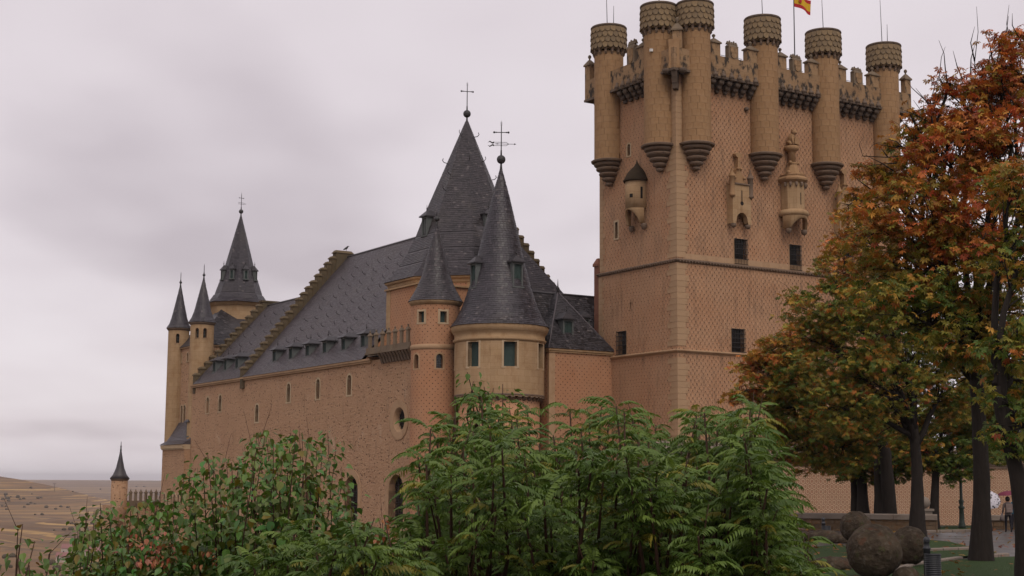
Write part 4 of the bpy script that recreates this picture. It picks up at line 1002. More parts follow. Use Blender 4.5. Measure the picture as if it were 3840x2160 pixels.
mb = MB(); mb.lathe([(3.3, 16), (3.3, 22.6), (3.5, 22.75), (3.75, 23.05)], 8, (cu, cv), smooth=False, ph=PI/8); et.part(mb, 'drum', M['trim'])
oct_roof(et, cu, cv, [(3.95, 23.06), (3.3, 23.5), (2.75, 24.3), (2.25, 25.76), (1.68, 27.6), (.05, 33.8)], 'slate')
for k in range(8):
    a = PI/4*k
    if facing(cu, cv, a, -.3): dormer(et, cu+2.2*math.cos(a), cv+2.2*math.sin(a), 25.9, 27.0, a, .55, .8, style='hip', ov=.12)
spire_top(et, cu, cv, 33.75, .27, 2.1, 'scroll', rot=.15)
for cu, cv, r_ in ((-13.0, 76.4, 1.2), (-13.0, 68.75, 1.3)):
    ca = math.atan2(CAMUV[1]-cv, CAMUV[0]-cu); n = 32
    hs = [((ca+o)*r_-.2, (ca+o)*r_+.2, 18.0, 19.1) for o in ((-.1,) if cv > 70 else (-.42, .25))]
    mb = MB(); surf(mb, cylf(cu, cv, r_), [(ca-PI+2*PI*k/n)*r_ for k in range(n+1)], [PB, 19.75], hs, .3, True); b = et.part(mb, 'turret', M['trim'])
    for h in hs: window(et, cylf(cu, cv, r_), *h, wd=.09, arch=True, depth=.3, n=2, parent=b, fmat='quoin', glass='void')
    mb = MB(); mb.lathe([(r_, 19.5), (r_+.12, 19.62), (r_+.2, 19.75), (r_+.15, 19.8)], 28, (cu, cv)); et.part(mb, 'cornice', M['cornice'], b)
    pr = [(r_*1.2, 19.8), (r_*.92, 20.35), (r_*.72, 21.1), (r_*.5, 22.3), (.04, 24.95)]
    mb = MB(); mb.lathe([(max(q-.03, .01), z_) for q, z_ in pr], 28, (cu, cv)); cr = et.part(mb, 'turret_roof', M['slate'], b)
    sl = MB(); slates_cone(sl, cu, cv, pr, .26, .2); et.part(sl, 'slates', M['slate'], b, 'stuff')
    spire_top(et, cu, cv, 24.9, .16, 1.1, 'spike')
# ---- low block at the foot -------------------------------------------------
lb = Thing('low_annex', 'low plastered annex with lean-to slate roof at the hall\'s far end', 'building', -14, 71, PB)
UA = -14.85
mb = MB(); fn = plane_u(UA); hs = [(69.0+1.15*k, 69.6+1.15*k, -.9, .8) for k in range(5)]
surf(mb, fn, [67.95, 75.2], [PB, 6.05], hs, .3, flip=True); mb.poly([(UA, 67.95, PB), (-13.0, 67.95, PB), (-13.0, 67.95, 6.05), (UA, 67.95, 6.05)]); mb.poly([(UA, 75.2, PB), (-13.01, 75.2, PB), (-13.01, 75.2, 8.3), (UA, 75.2, 6.05)])
wall = lb.part(mb, 'wall', M['rubble'])
for h in hs: window(lb, fn, *h, wd=.16, arch=True, depth=.3, parent=wall)
mb = MB(); mb.box(UA-.22, -13.01, 67.9, 75.35, 6.05, 6.25); mb.box(UA-.12, -13.02, 67.92, 75.3, 5.72, 6.048); lb.part(mb, 'cornice', M['frame'])
for k in range(24):
    def dm():
        mb = MB(); mb.box(-.2, 0, 0, .15, 0, .19); return mb
    lb.place(shared('dentil', dm), 'dentil', M['frame'], UA-.1, 68.0+.3*k, 5.85)
mb = MB(); pr = [(UA-.3, 6.26), (-14.3, 6.75), (-13.7, 7.6), (-13.01, 8.9)]
for k in range(3): mb.poly([(pr[k][0], 67.88, pr[k][1]), (pr[k][0], 75.4, pr[k][1]), (pr[k+1][0], 75.4, pr[k+1][1]), (pr[k+1][0], 67.88, pr[k+1][1])])
mb.poly([(p_[0], 67.88, p_[1]) for p_ in pr]+[(-13.01, 67.88, 6.26)]); rf = lb.part(mb, 'roof', M['slate_p'])
sl = MB()
for k in range(3): B = Vector((pr[k+1][0]-pr[k][0], 0, pr[k+1][1]-pr[k][1])); slates_plane(sl, (pr[k][0], 0, pr[k][1]+.01), (0, -1, 0), B, lambda s: (-75.4, -67.88), B.length, ex=.2)
lb.part(sl, 'slates', M['slate_p'], rf, 'stuff')
dormer(lb, -14.25, 68.9, 7.2, 8.7, PI, .8, 1.1)
# ---- far terrace with corner bartizan --------------------------------------
ft = Thing('far_terrace', 'battlemented far terrace wall with a small cone-roofed corner turret', 'terrace wall', -13, 87, PB)
mb = MB(); mb.box(-16.4, -9.0, 85.0, 92, PB, -.7); ft.part(mb, 'wall', M['rubble'])
mb = MB(); mb.box(-16.45, -9.0, 84.9, 85.3, -.7, -.1); ft.part(mb, 'battlement', M['grime'])
for k in range(11):
    o = ft.place(shared('terrace_merlon', tm), 'merlon', M['grime'], -15.2+.62*k, 84.9, -.1, 0); o.scale = (.8, 1, .9); obj('cap', shared('terrace_cap', tcap), M['corbel'], o)
cu, cv, r_ = -16.55, 85.1, .95
mb = MB(); mb.lathe([(.1, -3.2), (.5, -2.5), (r_, -1.5), (r_, 2.45)], 28, (cu, cv)); b = ft.part(mb, 'bartizan', M['rubble'])
mb = MB(); mb.lathe([(r_, 2.25), (r_+.15, 2.4), (r_+.18, 2.5)], 28, (cu, cv)); ft.part(mb, 'cornice', M['cornice'], b)
pr = [(1.16, 2.48), (.8, 2.95), (.5, 3.7), (.28, 4.7), (.03, 6.1)]
mb = MB(); mb.lathe(pr, 28, (cu, cv)); ft.part(mb, 'turret_roof', M['slate'], b)
spire_top(ft, cu, cv, 6.05, .1, .55, 'spike')

# ---- fore wall of the moat -------------------------------------------------
fw = Thing('moat_wall', 'low moat wall patterned with pressed plaster rings under a dark ledge', 'wall', 20, -4, ZB)
mb = MB(); mb.box(-3, 52, -4, -.15, ZB, 4.0); fw.part(mb, 'wall', M['rings'])
mb = MB(); mb.box(-3.1, 52, -4.2, -.16, 4.0, 4.2); mb.box(-3.2, 52, -4.35, -.161, 4.2, 4.42); mb.box(-3.05, 52, -4.12, -.162, 3.8, 3.998); fw.part(mb, 'moulding', M['cornice'])
mb = MB(); mb.poly([(-3.2, -4.3, 4.42), (52, -4.3, 4.42), (52, -.2, 5.55), (-3.2, -.2, 5.55)]); mb.poly([(-3.2, -4.3, 4.42), (-3.2, -.2, 5.55), (-3.2, -.2, 4.42)]); fw.part(mb, 'sloped_coping', M['gran'])
# ---- crow on the gable
cr = Thing('crow', 'small black crow perched on top of the stepped gable', 'bird', -3.0, 53, 26.75)
mb = MB(); mb.tube([(-3.35, 53, 26.88), (-3.2, 53, 26.98), (-3.0, 53, 27.08), (-2.86, 53, 27.22), (-2.8, 53, 27.32)], [.03, .08, .13, .1, .07], 8); mb.tube([(-2.8, 53, 27.32), (-2.62, 53, 27.3)], [.05, .01], 6)
for s in (-.04, .04): mb.tube([(-3.0, 53+s, 27.0), (-2.98, 53+s, 26.75)], .012, 4)
cr.part(mb, 'body', M['iron'])
# ------------------------------------------------------------------ terrain
def xe(y):
    return np.interp(y, [-200, 5.5, 8.5, 30, 60, 92], [-9, -7, 3.4, 6.0, 8.5, 11.5])
def height(x, y):
    x, y = np.asarray(x, float), np.asarray(y, float)
    d = np.maximum(np.maximum(xe(y)-x, y-93), 0)
    h = -.06-(1-np.exp(-d/9))*13-np.clip((d-25)/140, 0, 1)**1.2*47
    u = (x-KX)*CU+(y-KY)*SU; v = -(x-KX)*SU+(y-KY)*CU
    dc = np.hypot(np.maximum(np.maximum(-19-u, u-60), 0), np.maximum(np.maximum(-5-v, v-93), 0))
    h = np.maximum(h, -11.5-dc*1.1-.8*np.sin(u*.7)*np.cos(v*.5))
    far = np.clip((d-150)/400, 0, 1); r = np.hypot(x, y)
    hill = 3.2*np.sin(y*.0105+x*.006+1.5*np.sin(x*.009))*np.clip((2600-r)/800, 0, 1)+3.5*np.sin(x*.006+1.3)*np.cos(y*.0042)+5*np.sin(x*.0021+.7+y*.0011)+2*np.sin(x*.017+y*.006)
    hill += 68*np.exp(-((x+930)/230)**2-((y-2500)/420)**2)+14*np.exp(-((x+420)/260)**2-((y-1750)/240)**2)+9*np.exp(-((x+330)/120)**2-((y-1350)/130)**2)
    h = h+far*hill
    rise = np.clip((r-2300)/6500, 0, 1); rise = rise*rise*(3-2*rise)
    h = np.maximum(h, -62+far*hill)
    return h*(1-rise)+rise*(-1.5+3*np.sin(x*.0006+2)+1.6*np.sin(x*.0019))
na, nr_ = 420, 250
ra = 1.2*np.exp(np.linspace(0, math.log(17000/1.2), nr_)); 
aa = np.linspace(0, 2*PI, na, endpoint=False)
X, Y = ra[:, None]*np.cos(aa), ra[:, None]*np.sin(aa); Z = height(X, Y)
V = np.concatenate([[[0, 0, float(height(0, 0))]], np.stack([X, Y, Z], -1).reshape(-1, 3)])
F = [(0, 1+i, 1+(i+1) % na) for i in range(na)]
idx = 1+np.arange(nr_*na).reshape(nr_, na)
Q = np.stack([idx[:-1], idx[1:], np.roll(idx[1:], -1, 1), np.roll(idx[:-1], -1, 1)], -1).reshape(-1, 4)
me = bpy.data.meshes.new('ground'); me.from_pydata(V.tolist(), [], F+Q.tolist()); me.polygons.foreach_set('use_smooth', [True]*len(me.polygons))
g = G('countryside', .95, .1); p = g.pos()
strip = g.noise(g.scale(p, .0011, .0034), 1.0, 5, .6); fld = g.vor(g.scale(p, .0018, .0042), 1.0, 1.0, 'F1', 'Color'); fs = g.n('ShaderNodeSeparateColor'); g.put(fs.inputs[0], fld)
c = g.ramp(fs.outputs[0], [(0, (.12, .068, .032)), (.3, (.175, .102, .046)), (.42, (.40, .25, .09)), (.52, (.135, .078, .038)), (.8, (.225, .13, .055)), (1, (.095, .06, .034))])
scr = g.noise(g.scale(p, .012, .03), 1.0, 6, .65); c = g.mix(g.ma('MULTIPLY', g.ss(scr, .5, .68), .75), c, (.10, .075, .05))
c = g.mix(g.ma('MULTIPLY', g.ss(strip, .55, .63), .45), c, (.44, .28, .105))
near = g.n('ShaderNodeVectorMath', operation='LENGTH'); g.put(near.inputs[0], p)
c2 = g.mix(g.ss(g.noise(p, .8, 6, .65), .35, .65), (.035, .032, .015), (.09, .065, .035))
c = g.mix(g.ss(near.outputs['Value'], 160, 420), c2, c); g.col(c); g.bump(g.noise(p, .5, 6, .6), .5, .4)
tag(obj('ground', me, g.m), kind='structure')
def gp(px, py, z=0):
    a = at(px, py, 1.0); d = a-Vector((0, 0, CAMZ)); t = (z-CAMZ)/d.z; q = Vector((0, 0, CAMZ))+d*t; return Vector((q.x, q.y, z))

def ground_hit(px, py, y0=300, y1=15000):
    Yd = y0
    while Yd < y1:
        q = at(px, py, Yd)
        if q.z <= float(height(q.x, q.y)): return q
        Yd *= 1.01
    return at(px, py, 2000)
# far farm sheds, pylon
g = G('shed_roof', .8); g.col(g.mix(g.noise(g.ob(), .6, 4, .6), (.19, .085, .075), (.26, .125, .11))); M['shedroof'] = g.m
M['shedwall'] = plain('shed_wall', (.42, .36, .31), .9, .1, .5)
def shed(px, py, Yd, w_, d_, h_, rz, label):
    q = ground_hit(px, py); k_ = q.y/1200; w_, d_, h_ = w_*k_, d_*k_, h_*k_; z0 = float(height(q.x, q.y)); o = bpy.data.objects.new('farm_shed', None); o.location = (q.x, q.y, z0); o.rotation_euler = (0, 0, rz); link(o); tag(o, label, 'farm building', 'sheds in the valley')
    mb = MB(); mb.box(-w_/2, w_/2, -d_/2, d_/2, -4, h_); obj('wall', mb.mesh('wall'), M['shedwall'], o)
    mb = MB(); mb.poly([(-w_/2-.5, -d_/2-.5, h_), (w_/2+.5, -d_/2-.5, h_), (w_/2+.5, 0, h_+d_*.28), (-w_/2-.5, 0, h_+d_*.28)]); mb.poly([(-w_/2-.5, d_/2+.5, h_), (w_/2+.5, d_/2+.5, h_), (w_/2+.5, 0, h_+d_*.28), (-w_/2-.5, 0, h_+d_*.28)])
    mb.poly([(w_/2, -d_/2, h_), (w_/2, d_/2, h_), (w_/2, 0, h_+d_*.28)]); mb.poly([(-w_/2, -d_/2, h_), (-w_/2, d_/2, h_), (-w_/2, 0, h_+d_*.28)]); obj('roof', mb.mesh('roof'), M['shedroof'], o)
    for k in range(4):
        mb = MB(); mb.box(-w_/2+w_*(k+.35)/4, -w_/2+w_*(k+.6)/4, -d_/2-.08, -d_/2+.1, 1.2, 2.4); obj('window', mb.mesh('window'), M['glass'], o)
shed(275, 2078, 1250, 17, 12, 4.5, .1, 'long low farm shed with dull red roof in the valley')
shed(262, 2108, 1170, 20, 11, 4.5, .12, 'nearer red-roofed farm shed standing lower in the valley')
shed(345, 2085, 1210, 14, 10, 4.0, -.05, 'small pale-walled farm shed at the end of the red-roofed row')
q = ground_hit(203, 1846); py_ = bpy.data.objects.new('power_pylon', None); py_.location = q; link(py_); tag(py_, 'thin dark power pylon standing in the far golden fields', 'pylon')
hh = 33*q.y/FPX; ps = hh/18; mb = MB(); mb.tube([(0, 0, 0), (0, 0, hh)], [.45*ps, .3*ps], 5); obj('mast', mb.mesh('mast'), M['iron'], py_)
mb = MB(); mb.tube([(-3.5*ps, 0, hh), (3.5*ps, 0, hh)], .22*ps, 5); mb.tube([(-3*ps, 0, hh-.3*ps), (0, 0, hh-3.5*ps), (3*ps, 0, hh-.3*ps)], .2*ps, 5); obj('crossarm', mb.mesh('crossarm'), M['iron'], py_)

# scrub and hedgerow trees dotted over the valley
mb = MB()
for k in range(34):
    px, py = random.uniform(-60, 900), 1826+330*random.random()**2.2
    q = ground_hit(px, py)
    if q.y > 9000: continue
    for j in range(random.choice((1, 3, 6, 9))):
        x, y = q.x+random.gauss(0, 22), q.y+random.gauss(0, 16); z = float(height(x, y)); r_ = random.uniform(1.0, 2.6)*(1+q.y/6000)
        mb.sphere((x, y, z+r_*.45), r_, 6, 4, random.uniform(.6, .9))
M['scrub'] = plain('valley_scrub', (.075, .058, .032), .95, .4, .3, .1)
tag(obj('valley_scrub', mb.mesh('valley_scrub'), M['scrub']), 'dark scrub and hedgerow trees dotted over the valley fields', 'scrub', kind='stuff')
# ------------------------------------------------------------------ plaza
def sheet(name, pts, z, mat):
    mb = MB(); mb.poly([(p.x, p.y, z) for p in pts]); o = obj(name, mb.mesh(name), mat); return tag(o, kind='structure')
g = G('wet_asphalt', .35, .5); p = g.pos(); g.col(g.mix(g.noise(p, 1.2, 5, .6), (.05, .043, .040), (.095, .082, .076))); g.rough(g.ma('MULTIPLY_ADD', g.noise(p, .5, 4, .6), .5, .15)); g.bump(g.noise(p, 30, 3, .6), .3, .01); M['asphalt'] = g.m
g = G('lawn', .9, .2); p = g.pos(); g.col(g.mix(g.noise(p, 2.5, 6, .7), (.018, .038, .008), (.040, .072, .015))); g.bump(g.noise(p, 18, 4, .7), 1, .06); M['lawn'] = g.m
M['bark'] = None
g = G('bark', .9, .15); p = g.ob(); n_ = g.noise(g.scale(p, 5, 5, 1.1), 2.0, 6, .65); g.col(g.mix(n_, (.011, .009, .008), (.034, .027, .022))); g.bump(n_, 1, .05); M['bark'] = g.m
g = G('twig_bark', .85, .2); p = g.ob(); g.col(g.mix(g.noise(p, 6, 4, .6), (.035, .018, .012), (.075, .042, .028))); M['stem'] = g.m
sheet('path', [gp(3400, 2030), Vector((8, 88, 0)), Vector((60, 88, 0)), Vector((70, 45, 0)), gp(3900, 2100), gp(3440, 2098), Vector((8, 47, 0)), Vector((8, 70, 0))], -.02, M['asphalt'])
lawnC = [gp(3250, 2330), gp(3330, 2165), gp(3420, 2128), gp(3600, 2103), gp(3840, 2090), gp(4000, 2092), gp(4100, 2330)]
sheet('lawn', lawnC, .05, M['lawn'])
sheet('lawn', [gp(3400, 2108), gp(3460, 2072), gp(3640, 2066), gp(3720, 2070), gp(3745, 2083), gp(3600, 2093), gp(3500, 2102)], .05, M['lawn'])
sheet('lawn', [gp(3400, 2064), gp(3450, 2026), gp(3560, 2035), gp(3648, 2058)], .05, M['lawn'])
sheet('lawn', [gp(3470, 1992), gp(3650, 1990), gp(3650, 1974), gp(3470, 1978)], .05, M['lawn'])
sheet('lawn', [gp(2900, 2160), gp(3000, 2060), gp(3150, 2045), gp(3290, 2100), gp(3280, 2300), gp(2900, 2300)], .045, M['lawn'])
kb = tag(bpy.data.objects.new('kerb', None), kind='structure'); link(kb)
def kerb_line(a, b):
    L_ = (b-a).length; n = max(1, int(L_/.9)); an = math.atan2(b.y-a.y, b.x-a.x)
    def f():
        mb = MB(); mb.box(-.43, .43, -.11, .11, -.2, .06); mb.frust(-.43, .43, -.11, .11, .06, -.41, .41, -.085, .085, .085); return mb
    for k in range(n):
        q = a.lerp(b, (k+.5)/n); obj('kerb_stone', shared('kerb_stone', f), M['gran'], kb, (q.x, q.y, .03), (0, 0, an+random.uniform(-.01, .01)))
for a, b in (((3350, 2150), (3430, 2124)), ((3430, 2124), (3600, 2100)), ((3690, 2093), (3775, 2086)), ((3470, 2069), (3640, 2062)), ((3470, 1996), (3660, 1993))): kerb_line(gp(*a), gp(*b))

# grass blades on the lawns near the bins
def cloud(name, P, S, Rm, tv, tf, col, mat, parent=None, kind='stuff', smooth=False):
    """P (n,3) S (n,) Rm (n,3,3) template verts/faces (tris and quads), col (n,3)"""
    n, m = len(P), len(tv)
    V = np.einsum('nij,mj->nmi', Rm, tv)*S[:, None, None]+P[:, None, :]
    me = bpy.data.meshes.new(name); me.vertices.add(n*m); me.vertices.foreach_set('co', V.astype(np.float32).ravel())
    ln = np.array([len(f) for f in tf]); flat = np.concatenate([np.array(f) for f in tf])
    loops = (flat[None, :]+(np.arange(n)*m)[:, None]).ravel()
    starts = (np.concatenate([[0], np.cumsum(ln)[:-1]])[None, :]+(np.arange(n)*len(flat))[:, None]).ravel()
    me.loops.add(len(loops)); me.loops.foreach_set('vertex_index', loops.astype(np.int32))
    me.polygons.add(n*len(tf)); me.polygons.foreach_set('loop_start', starts.astype(np.int32)); me.polygons.foreach_set('loop_total', np.tile(ln, n).astype(np.int32))
    me.polygons.foreach_set('use_smooth', [smooth]*(n*len(tf)))
    at_ = me.attributes.new('col', 'FLOAT_COLOR', 'POINT'); cc = np.ones((n*m, 4), np.float32); cc[:, :3] = np.repeat(col, m, 0); at_.data.foreach_set('color', cc.ravel())
    me.update(calc_edges=True); me.validate()
    o = obj(name, me, mat, parent)
    if kind: o['kind'] = kind
    return o
def leaf_mat(name, rough=.5, trans=.25, spec=.4, attr=True, a=None, b=None):
    g = G(name, rough, spec)
    if attr:
        c = g.n('ShaderNodeAttribute', attribute_name='col').outputs['Color']
    else: c = g.mix(g.rnd(), a, b)
    c = g.mix(g.ma('MULTIPLY', g.noise(g.pos(), 14, 3, .6), .5), c, g.mix(1.0, c, (.55, .6, .5), 'MULTIPLY')); g.col(c)
    t = g.n('ShaderNodeBsdfTranslucent'); g.put(t.inputs[0], g.mix(1.0, c, (1.15, 1.15, .7), 'MULTIPLY')); mx = g.n('ShaderNodeMixShader'); mx.inputs[0].default_value = trans
    g.nt.links.new(g.b.outputs[0], mx.inputs[1]); g.nt.links.new(t.outputs[0], mx.inputs[2]); out = [n for n in g.nt.nodes if n.type == 'OUTPUT_MATERIAL'][0]; g.nt.links.new(mx.outputs[0], out.inputs[0]); return g.m
M['leaf'] = leaf_mat('autumn_leaf', .55, .22, .3)
M['grassb'] = leaf_mat('grass_blade', .6, .2, .3)
def rotz_tilt(n, tilt_lo, tilt_hi, yaw=None):
    yaw = rng.uniform(0, 2*PI, n) if yaw is None else yaw; t = rng.uniform(tilt_lo, tilt_hi, n); roll = rng.normal(0, .35, n)
    cy, sy, ct, st_, cr_, sr = np.cos(yaw), np.sin(yaw), np.cos(t), np.sin(t), np.cos(roll), np.sin(roll)
    Z_ = np.zeros(n); O_ = np.ones(n)
    Rz = np.stack([cy, -sy, Z_, sy, cy, Z_, Z_, Z_, O_], -1).reshape(n, 3, 3)
    Ry = np.stack([ct, Z_, st_, Z_, O_, Z_, -st_, Z_, ct], -1).reshape(n, 3, 3)      # +x tips down for t>0
    Rx = np.stack([O_, Z_, Z_, Z_, cr_, -sr, Z_, sr, cr_], -1).reshape(n, 3, 3)
    return Rz @ Ry @ Rx
bl_v = np.array([[-.006, 0, 0], [.006, 0, 0], [.0, .02, 1]]); bl_f = [(0, 1, 2)]
P = []
lo, hi = Vector((8.5, 36.5)), Vector((19, 47))
while len(P) < 9000:
    x, y = random.uniform(lo.x, hi.x), random.uniform(lo.y, hi.y)
    if y < 45.5+(x-12)*.4 and x > 8.8: P.append((x, y, .045))
P = np.array(P); n = len(P); gc = np.stack([rng.uniform(.02, .045, n), rng.uniform(.042, .08, n), rng.uniform(.012, .025, n)], -1)
cloud('grass', P, rng.uniform(.05, .13, n), rotz_tilt(n, -.6, .6), bl_v, bl_f, gc, M['grassb'])
bpy.data.objects['grass']['label'] = 'short mown grass blades on the plaza lawn'; bpy.data.objects['grass']['category'] = 'grass'

# parapet wall of the plaza: coursed rubble with a granite coping
g = G('rust_rubble', .95, .15); c = g.mix(g.rnd(), (.20, .115, .055), (.11, .075, .05)); c = g.mix(g.ss(g.noise(g.pos(), 5, 5, .7), .4, .7), c, (.16, .12, .08)); g.col(c); g.bump(g.noise(g.pos(), 12, 4, .6), .6, .03); M['rubblestone'] = g.m
def low_wall(a, b, h, label, name='plaza_parapet'):
    L_ = (b-a).length; an = math.atan2(b.y-a.y, b.x-a.x)
    o = bpy.data.objects.new(name, None); o.location = (a.x, a.y, 0); o.rotation_euler = (0, 0, an); link(o); tag(o, label, 'wall')
    mb = MB(); mb.box(0, L_, .06, .4, -.6, h-.29); obj('core', mb.mesh('core'), M['rubblestone'], o)
    z = -.1
    while z < h-.32:
        hh = min(random.uniform(.17, .26), h-.29-z); x = random.uniform(-.2, 0)
        while x < L_:
            w_ = random.uniform(.28, .6); x0, x1 = max(0, x), min(L_, x+w_-.02); x += w_
            if x1-x0 < .05: continue
            mb = MB(); d = random.uniform(0, .035); mb.frust(x0, x1, d, .2, z, x0+.01, x1-.01, d, .2, z+hh-.02); obj('stone', mb.mesh('stone'), M['rubblestone'], o)
        z += hh
    k = 0; x = 0
    while x < L_:
        w_ = min(1.15, L_-x); mb = MB(); mb.box(x+.006, x+w_-.006, -.08, .5, h-.28, h-.05); mb.frust(x+.006, x+w_-.006, -.08, .5, h-.05, x+.01, x+w_-.01, 0, .42, h); obj('coping_stone', mb.mesh('coping_stone'), M['gran'], o); x += w_
low_wall(Vector((10.6, 79.0, 0)), Vector((21.4, 75.6, 0)), .88, 'low rubble parapet with grey coping along the plaza edge')
low_wall(Vector((25.6, 82.0, 0)), Vector((30, 81.2, 0)), .75, 'short stub of parapet beside the path where two walkers stand', 'parapet_stub')
pe = bpy.data.objects.new('ball_pedestal', None); q = gp(3479, 1990); pe.location = (q.x, q.y+.5, 0); link(pe); tag(pe, 'grey stone pier topped with a stone ball among the trunks', 'pedestal')
mb = MB(); mb.box(-.32, .32, -.32, .32, -.3, 1.0); mb.box(-.4, .4, -.4, .4, 1.0, 1.12); obj('pier', mb.mesh('pier'), M['gran'], pe); mb = MB(); mb.sphere((0, 0, 1.43), .31, 18, 12); obj('ball', mb.mesh('ball'), M['gran'], pe)

# lichen-covered granite balls
g = G('lichen_granite', .95, .15); p = g.ob(); v1 = g.vor(p, 7, 1.0); n1_ = g.noise(p, 2.2, 6, .7); n2_ = g.noise(p, 9, 5, .7)
c = g.mix(g.ss(n1_, .35, .65), (.042, .031, .021), (.082, .062, .042)); c = g.mix(g.ma('MULTIPLY', g.ss(n2_, .55, .7), .7), c, (.125, .112, .092)); c = g.mix(g.ma('MULTIPLY', g.ss(g.noise(p, 3.3, 4, .6), .56, .68), .7), c, (.085, .04, .022)); c = g.mix(g.ma('MULTIPLY', g.ss(g.noise(p, 5.1, 4, .6), .58, .7), .8), c, (.05, .055, .02))
g.col(c); g.bump(g.ma('ADD', n2_, g.ma('MULTIPLY', v1, .6)), 1, .09); M['lichen'] = g.m
from mathutils import noise as mnoise
def boulder(px, py, Yd, rpx, label, sq=1.0, rot=0):
    r_ = rpx*Yd/FPX; c_ = at(px, py, Yd)
    mb = MB(); nn, mm = 40, 26; rows = []
    for j in range(mm+1):
        row = []
        for i in range(nn):
            a, b = 2*PI*i/nn+rot, PI*j/mm; d = Vector((math.sin(b)*math.cos(a), math.sin(b)*math.sin(a), -math.cos(b)*sq))
            k = 1+.055*mnoise.noise(d*2.1+Vector((px, 0, 0)))+.03*mnoise.noise(d*6+Vector((0, py, 0)))+.016*mnoise.noise(d*15)
            row.append(mb.av(d*r_*k))
        rows.append(row)
    for j in range(mm):
        for i in range(nn): mb.face((rows[j][i], rows[j][(i+1) % nn], rows[j+1][(i+1) % nn], rows[j+1][i]), None, True)
    o = obj('granite_ball', mb.mesh('granite_ball'), M['lichen'], None, c_); tag(o, label, 'boulder', 'lichen-covered granite balls by the lawn'); return o, c_, r_
balls = [(3278, 2069, 37.6, 101, 'largest lichen-covered granite ball, in front of two smaller ones', 1.0), (3410, 2047, 43, 68, 'dark granite ball half hidden behind the largest one', 1.06), (3209, 1976, 58, 58, 'granite ball with pale lichen crown near the parapet', 1.0), (3398, 2165, 37.2, 50, 'low brown granite lump at the foot of the balls', .8)]
for b in balls: 
    o, c_, r_ = boulder(*b[:5], b[5])
    # turf mound the ball rests on
for k, (px, py, Yd, r_) in enumerate(((3085, 2028, 60, .55), (3145, 2035, 59, .4), (3110, 2140, 38.5, .45))):
    c_ = gp(px, py); mb = MB(); nn, mm = 18, 10; rows = []
    for j in range(mm+1):
        row = []
        for i in range(nn):
            a, b = 2*PI*i/nn, PI*j/mm; d = Vector((math.sin(b)*math.cos(a), math.sin(b)*math.sin(a), -math.cos(b)))
            row.append(mb.av(Vector((d.x*1.5, d.y, d.z*.6))*r_*(1+.25*mnoise.noise(d*1.7+Vector((k*9, 0, 0)))+.08*mnoise.noise(d*6))))
        rows.append(row)
    for j in range(mm):
        for i in range(nn): mb.face((rows[j][i], rows[j][(i+1) % nn], rows[j+1][(i+1) % nn], rows[j+1][i]), None, True)
    tag(obj('rough_rock', mb.mesh('rough_rock'), M['lichen'], None, (c_.x, c_.y, .12)), ('flat mossy rock beside the far litter bin', 'small rough rock between far bin and granite ball', 'dark rock beside the largest granite ball\'s foot')[k], 'rock')
# litter bins with knobbed posts
M['binmetal'] = plain('bin_metal', (.030, .032, .036), .5, .3, 4, .4)
def bin_(px, py, hpx, wpx, label):
    q = gp(px, py); Yd = q.y; s = Yd/FPX; w_ = wpx*s; h = hpx*s
    o = bpy.data.objects.new('litter_bin', None); o.location = (q.x, q.y, 0); link(o); tag(o, label, 'litter bin', 'litter bins on the lawn edge')
    mb = MB(); r_ = w_/2; pr = [(r_*.92, 0), (r_*.95, .03)]
    n = 12
    for k in range(n): z0 = .03+(h-.06)*k/n; pr += [(r_, z0+.004), (r_, z0+(h-.06)/n*.7), (r_*.955, z0+(h-.06)/n*.75), (r_*.955, z0+(h-.06)/n*.98)]
    pr += [(r_*1.03, h-.03), (r_*1.03, h), (r_*.9, h), (r_*.88, h-.3)]
    mb.lathe(pr, 28); obj('drum', mb.mesh('drum'), M['binmetal'], o)
    mb = MB(); hp = h*1.55; mb.lathe([(.09, 0), (.085, hp*.75), (.11, hp*.77), (.075, hp*.8), (.065, hp*.93), (.095, hp*.945), (.05, hp*.96)], 14, (-r_*.35, r_*1.25)); obj('post', mb.mesh('post'), M['binmetal'], o)
    mb = MB(); mb.sphere((-r_*.35, r_*1.25, hp*.99), .085, 12, 8); obj('knob', mb.mesh('knob'), M['binmetal'], o)
bin_(3500, 2172, 92, 60, 'dark ribbed litter bin standing in front of the lawn'); bin_(3099, 2018, 45, 33, 'dark litter bin standing against the rubble parapet')
# lamp post
lp = bpy.data.objects.new('street_lamp', None); q = gp(3608, 1983); lp.location = (q.x, q.y, 0); link(lp); tag(lp, 'green cast-iron lamp post standing on the verge before the ring-patterned wall', 'street lamp')
M['lampgreen'] = plain('lamp_green', (.045, .062, .048), .55, .2, 5, .4)
mb = MB(); mb.lathe([(.2, 0), (.2, .2), (.15, .35), (.12, 1.05), (.17, 1.1), (.17, 1.18), (.1, 1.24), (.13, 1.42), (.16, 1.5), (.085, 1.58), (.07, 3.6), (.1, 3.66), (.06, 3.75), (.05, 4.1)], 12); obj('post', mb.mesh('post'), M['lampgreen'], lp)
mb = MB(); mb.lathe([(.14, 4.1), (.26, 4.65), (.3, 4.67)], 6, smooth=False); obj('lantern', mb.mesh('lantern'), M['glass'], lp); mb = MB(); mb.lathe([(.33, 4.67), (.16, 4.9), (.05, 5.0), (.02, 5.15)], 6, smooth=False); obj('lantern_cap', mb.mesh('lantern_cap'), M['lampgreen'], lp)
